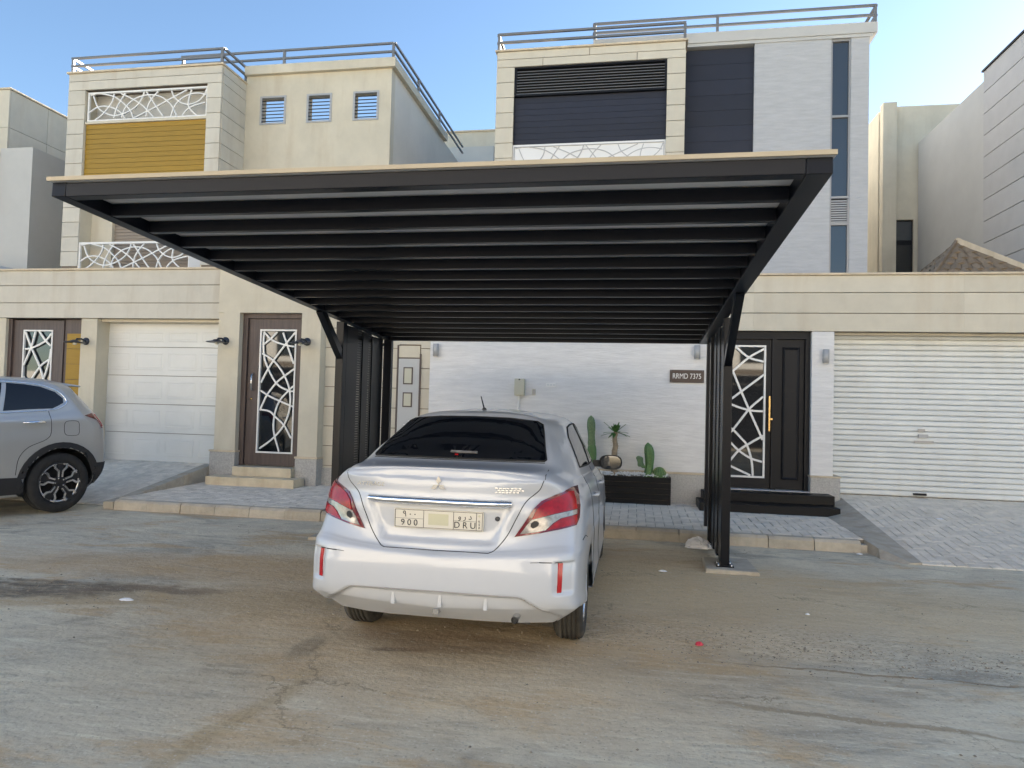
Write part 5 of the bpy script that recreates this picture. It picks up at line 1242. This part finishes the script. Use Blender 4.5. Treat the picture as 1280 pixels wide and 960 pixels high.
# ------------------------------------------------------------------ suv
def fwd(rows):
    wt = [1, 1, 1, 1, .97, .86, .45]+[0]*9; out = []
    for r in rows: out.append([(x_, y_+.30*wt[k]*(1 if r[0][2] < 1.68 else 0), z_) for k, (x_, y_, z_) in enumerate(r)])
    return out
QB = [(0, 0), (.36, .004), (.66, .018), (.84, .06), (.945, .15), (.985, .30), (1, .55), (1, 1.0), (1, 1.45), (1, 2.3), (1, 3.2), (.99, 3.8), (.96, 4.25), (.78, 4.62), (.40, 4.74), (0, 4.76)]
QT = (QB, QB)
def lo2(z, y0, W, zs=None): return low(z, y0, W, 0, zs, QT)
SR = [lo2(.26, .20, .80), lo2(.36, .10, .875, (.36, .36, .32, .24, .24, .24)), lo2(.46, .03, .915, (.46, .46, .44, .36, .36, .36)), lo2(.60, .0, .93, (.60, .60, .60, .54, .50, .5)), lo2(.76, .012, .945, (.76, .76, .76, .72, .66, .64)),
 lo2(.92, .03, .948, (.92, .92, .93, .90, .82, .78)), lo2(1.06, .055, .935, (1.06, 1.07, 1.08, 1.04, .94, .90)),
 [(0,.10,1.17),(.33,.105,1.17),(.60,.12,1.175),(.76,.17,1.18),(.865,.27,1.19),(.905,.42,1.19),(.92,.62,1.185),(.925,1.0,1.17),(.925,1.45,1.155),(.925,2.3,1.13),(.91,3.1,1.10),(.87,3.7,1.06),(.78,4.2,1.0),(.60,4.5,.97),(.30,4.62,.96),(0,4.64,.96)],
 [(0,.17,1.27),(.32,.175,1.27),(.58,.19,1.275),(.72,.23,1.28),(.81,.33,1.285),(.852,.47,1.285),(.872,.66,1.28),(.88,1.0,1.255),(.882,1.45,1.225),(.885,2.3,1.185),(.87,3.0,1.15),(.82,3.5,1.12),(.70,3.95,1.07),(.50,4.15,1.05),(.25,4.25,1.05),(0,4.26,1.05)],
 [(0,.24,1.37),(.30,.245,1.37),(.55,.26,1.375),(.68,.30,1.38),(.765,.40,1.385),(.81,.53,1.385),(.832,.70,1.38),(.842,1.0,1.36),(.85,1.45,1.33),(.852,2.3,1.28),(.83,2.95,1.22),(.76,3.3,1.17),(.62,3.5,1.15),(.42,3.6,1.15),(.2,3.65,1.15),(0,3.66,1.15)],
 [(0,.34,1.50),(.29,.345,1.50),(.52,.36,1.50),(.64,.40,1.50),(.715,.49,1.50),(.755,.62,1.50),(.778,.78,1.50),(.79,1.05,1.49),(.80,1.48,1.475),(.80,2.2,1.45),(.775,2.7,1.41),(.70,3.0,1.36),(.57,3.15,1.33),(.38,3.22,1.32),(.2,3.25,1.32),(0,3.26,1.32)],
 [(0,.40,1.60),(.27,.405,1.60),(.48,.42,1.595),(.59,.47,1.588),(.655,.57,1.585),(.690,.70,1.59),(.71,.86,1.60),(.722,1.1,1.607),(.73,1.5,1.61),(.73,2.1,1.60),(.70,2.5,1.58),(.63,2.72,1.55),(.50,2.82,1.53),(.34,2.87,1.53),(.17,2.9,1.53),(0,2.9,1.53)],
 [(0,.52,1.655),(.22,.52,1.655),(.40,.54,1.65),(.50,.60,1.643),(.56,.72,1.643),(.595,.86,1.65),(.61,1.0,1.658),(.62,1.2,1.663),(.625,1.5,1.667),(.62,2.0,1.66),(.59,2.3,1.64),(.52,2.5,1.62),(.42,2.58,1.61),(.28,2.62,1.61),(.14,2.63,1.61),(0,2.63,1.61)],
 [(0,.95,1.685),(.1,.96,1.685),(.2,.98,1.683),(.26,1.02,1.682),(.3,1.1,1.682),(.32,1.2,1.684),(.33,1.3,1.686),(.335,1.4,1.687),(.335,1.6,1.688),(.33,1.85,1.684),(.3,2.0,1.678),(.26,2.1,1.67),(.2,2.15,1.665),(.14,2.17,1.665),(.07,2.18,1.665),(0,2.18,1.665)],
 [(0,y_,1.69) for y_ in (1.25,1.27,1.3,1.33,1.36,1.4,1.43,1.46,1.52,1.6,1.68,1.7,1.72,1.73,1.74,1.74)]]
WY_ = 1.0; WR_ = .372
suv = thing('suv', 'silver grey suv with black wheel arch trim parked before the left garage', 'car', (-7.97, 9.33, 0), R(162)); suv['local'] = 1; suv.scale = (1.04, 1.04, 1.04)
SV = Shell(fwd(SR), [(WY_, WR_+.01), (3.765, WR_+.01)], .425, nr=7, nc=10)
SV.mesh('body', 'suv_silver', suv)
MB().box(-.56, .56, .4, 4.4, .27, .40).build('underbody', 'black_plastic', suv)
for s_, dd in ((-1, 'left'), (1, 'right')):
    for wy in (WY_, 3.765):
        half_drum(.44, s_*.55, s_*.90, wy, .385).build('wheel_housing', 'gap', suv)
        wheel(suv, s_*.815, wy, WR_, .235, s_, 'alloy', 'rubber', big=True)
        poly = [(wy+math.cos(R(a))*.425, .382+math.sin(R(a))*.425) for a in range(-20, 201, 10)]+[(wy+math.cos(R(a))*.505, .382+math.sin(R(a))*.50) for a in range(200, -21, -10)]
        SV.patch('wheel_arch_trim', 'black_plastic', suv, poly, dd, .012, .06)
    SV.patch('sill_cladding', 'black_plastic', suv, [(1.44, .27), (3.32, .27), (3.27, .52), (1.50, .47)], dd, .010, .1)
    SV.patch('bumper_cladding', 'black_plastic', suv, [(.44, .30), (.56, .30), (.555, .56), (.48, .575), (.40, .60)], dd, .010, .08)
    WQ = [(1.10, 1.300), (.96, 1.37), (.955, 1.43), (1.04, 1.51), (1.20, 1.568), (1.38, 1.590), (1.58, 1.600), (1.66, 1.266), (1.35, 1.29)]
    g1_ = SV.patch('side_window', 'car_glass', suv, WQ, dd, .003, .07)
    W2 = [(1.72, 1.258), (1.63, 1.600), (2.1, 1.595), (2.1, 1.235)]; g2_ = SV.patch('side_window', 'car_glass', suv, W2, dd, .003, .1)
    W3 = [(2.15, 1.232), (2.15, 1.592), (2.35, 1.572), (2.62, 1.46), (2.95, 1.235), (2.9, 1.215)]; SV.patch('side_window', 'car_glass', suv, W3, dd, .003, .1)
    b = MB(); ring = [(2.95, 1.200), (2.1, 1.222), (1.40, 1.258), (1.09, 1.286), (.935, 1.36), (.93, 1.435), (1.022, 1.525), (1.19, 1.583), (1.38, 1.604), (1.7, 1.613), (2.36, 1.588)]
    SV.line(b, sm(ring, 4), dd, .009, .003); b.build('window_trim', 'chrome', suv)
    b = MB(); SV.line(b, sm([(1.15, 1.28), (1.14, 1.02), (1.20, .92), (1.40, .83), (1.50, .70), (1.52, .5)]), dd, .0035); SV.line(b, [(2.12, 1.23), (2.12, .50)], dd, .0035); SV.line(b, [(3.2, 1.1), (3.24, .5)], dd, .0035)
    SV.line(b, sm([(.80, 1.06), (.80, 1.0), (.83, .965), (.94, .965), (.98, 1.0), (.98, 1.11), (.94, 1.145), (.83, 1.145), (.80, 1.11), (.80, 1.06)]), dd, .003); tag(b.build('panel_gap', 'gap', suv), kind='stuff')
    tl = SV.patch('tail_lamp', 'lamp_deep', suv, [(s_*a, c) for a, c in ((1.62, 1.215), (1.43, 1.245), (.90, 1.25), (.90, 1.19), (1.25, 1.17), (1.26, 1.05), (1.39, 1.05), (1.43, 1.155))], 'cr' if s_ > 0 else 'cl', .008, .05)
    SV.patch('lens', 'lamp_red', tl, [(s_*a, c) for a, c in ((1.38, 1.225), (1.30, 1.23), (1.28, 1.08), (1.365, 1.07))], 'cr' if s_ > 0 else 'cl', .013, .05)
    p, n_ = SV.pt(1.32, 1.14, dd); MB().tube([(p.x, 1.20, 1.135), (p.x+s_*.035, 1.24, 1.135), (p.x+s_*.04, 1.41, 1.13), (p.x, 1.46, 1.128)], [.010, .016, .016, .010], 10).build('door_handle', 'chrome', suv)
    p, n_ = SV.pt(2.55, 1.12, dd); MB().tube([(p.x, 2.45, 1.12), (p.x+s_*.035, 2.49, 1.12), (p.x+s_*.04, 2.66, 1.115), (p.x, 2.72, 1.113)], [.010, .016, .016, .010], 10).build('door_handle', 'chrome', suv)
    MB().hexa([(s_*.93-.10, 2.86, 1.13), (s_*.93+.12, 2.86, 1.13), (s_*.93+.10, 3.0, 1.14), (s_*.93-.08, 3.0, 1.14)], [(s_*.93-.10, 2.86, 1.27), (s_*.93+.12, 2.86, 1.27), (s_*.93+.09, 2.98, 1.26), (s_*.93-.08, 2.98, 1.26)]).build('door_mirror', 'suv_silver', suv, .03)
SV.patch('rear_window', 'car_glass', suv, [(-.60, 1.26), (.60, 1.26), (.52, 1.54), (-.52, 1.54)], 'rear', .003, .08)
SV.patch('rear_bumper', 'black_plastic', suv, [(-.90, .33), (.90, .33), (.915, .60), (-.915, .60)], 'rear', .011, .05)
MB().hexa([(-.54, .57, 1.585), (.54, .57, 1.585), (.54, .85, 1.60), (-.54, .85, 1.60)], [(-.54, .57, 1.605), (.54, .57, 1.605), (.50, .90, 1.645), (-.50, .90, 1.645)]).build('spoiler', 'suv_silver', suv, .01)
# ------------------------------------------------------------------ litter
def crumple(name, lab, cat, m, x, y, sx, sy, h, seed, z=0, nn=9):
    random.seed(seed); b = MB(); vs = []; fs = []
    for i in range(nn):
        for k in range(nn*2):
            th = i/(nn-1)*math.pi*.5; a = 2*math.pi*k/(nn*2); rad = math.cos(th)
            wv_ = 1+.35*mn.noise(Vector((math.cos(a)*2, math.sin(a)*2, i*.5+seed)))+random.uniform(-.08, .08)
            vs.append((x+math.cos(a)*rad*sx*wv_, y+math.sin(a)*rad*sy*wv_, z+h*math.sin(th)*(1+.5*mn.noise(Vector((math.cos(a)*3, math.sin(a)*3, seed))))))
    n = nn*2
    for i in range(nn-1):
        for k in range(n): a = i*n+k; c = i*n+(k+1) % n; fs.append((a, c, c+n, a+n))
    o = b.add(vs, fs, False).build(name, m, None); return tag(o, lab, cat)
crumple('plastic_bag', 'crumpled white plastic bag lying beside the right carport screen', 'bag', 'plastic', .74, 8.22, .15, .07, .11, 3, nn=13)
crumple('litter', 'white scrap of paper alone on the road left of the sedan', 'litter', 'plastic', -3.73, 4.74, .06, .035, .015, 5, nn=5)
crumple('litter', 'white scrap on the road between sedan and footing', 'litter', 'plastic', .3, 6.9, .04, .02, .012, 6, nn=5)
crumple('litter', 'tiny white scrap on the open road right of the carport', 'litter', 'plastic', 1.34, 5.74, .018, .012, .01, 7, nn=4)
crumple('litter', 'small red scrap of paper on the gritty road behind the sedan', 'litter', 'red_litter', .45, 4.8, .028, .018, .02, 8, nn=5)
crumple('litter', 'white scrap at the foot of the kerb near the driveway', 'litter', 'plastic', 2.5, 8.4, .035, .015, .012, 9, nn=4)
crumple('litter', 'white scrap lying on the grey driveway before the roller shutter', 'litter', 'plastic', 3.95, 10.0, .05, .02, .012, 10, z=rz(0, 10.0), nn=4)
pad2 = thing('concrete_footing', 'thin grey concrete footing under the carport front left post, behind the sedan lamp', 'footing', (-3.32, 7.55, 0))
MB().hexa([(-3.56, 7.34, -.03), (-3.08, 7.36, -.03), (-3.10, 7.92, -.03), (-3.55, 7.90, -.03)], [(-3.55, 7.35, .03), (-3.09, 7.37, .03), (-3.11, 7.91, .03), (-3.54, 7.89, .03)]).build('slab', 'concrete', pad2, .01)
random.seed(11)
sp3 = MB()
for i in range(1500):
    if i % 3: x_, y_ = random.gauss(1.2, 1.1), random.gauss(4.85, .22)
    else: x_, y_ = random.uniform(-6, 5), random.uniform(3, 8.3)
    if i % 7 == 0: x_, y_ = random.gauss(-4.8, .8), random.gauss(4.85, .25)
    if not (-6.9 < x_ < 5.9 and 1.6 < y_ < 8.3): continue
    r_ = random.choice((.004, .005, .006, .009)); a = random.uniform(0, 3); ca, sa = math.cos(a)*r_, math.sin(a)*r_; z_ = gz(x_, y_)+r_*.25
    sp3.add([(x_+ca, y_+sa, z_), (x_-sa, y_+ca*.7, z_), (x_-ca, y_-sa, z_), (x_+sa, y_-ca*.7, z_), (x_, y_, z_+r_*.7), (x_, y_, z_-r_*.6)], [(0,1,4),(1,2,4),(2,3,4),(3,0,4),(1,0,5),(2,1,5),(3,2,5),(0,3,5)])
M['grit'] = mat('road_grit', (.26, .22, .17), .9, rnd=0, var=.6, vscale=9)
tag(sp3.build('loose_grit', 'grit'), 'loose grit and small stones scattered over the dusty road', 'grit', kind='stuff')
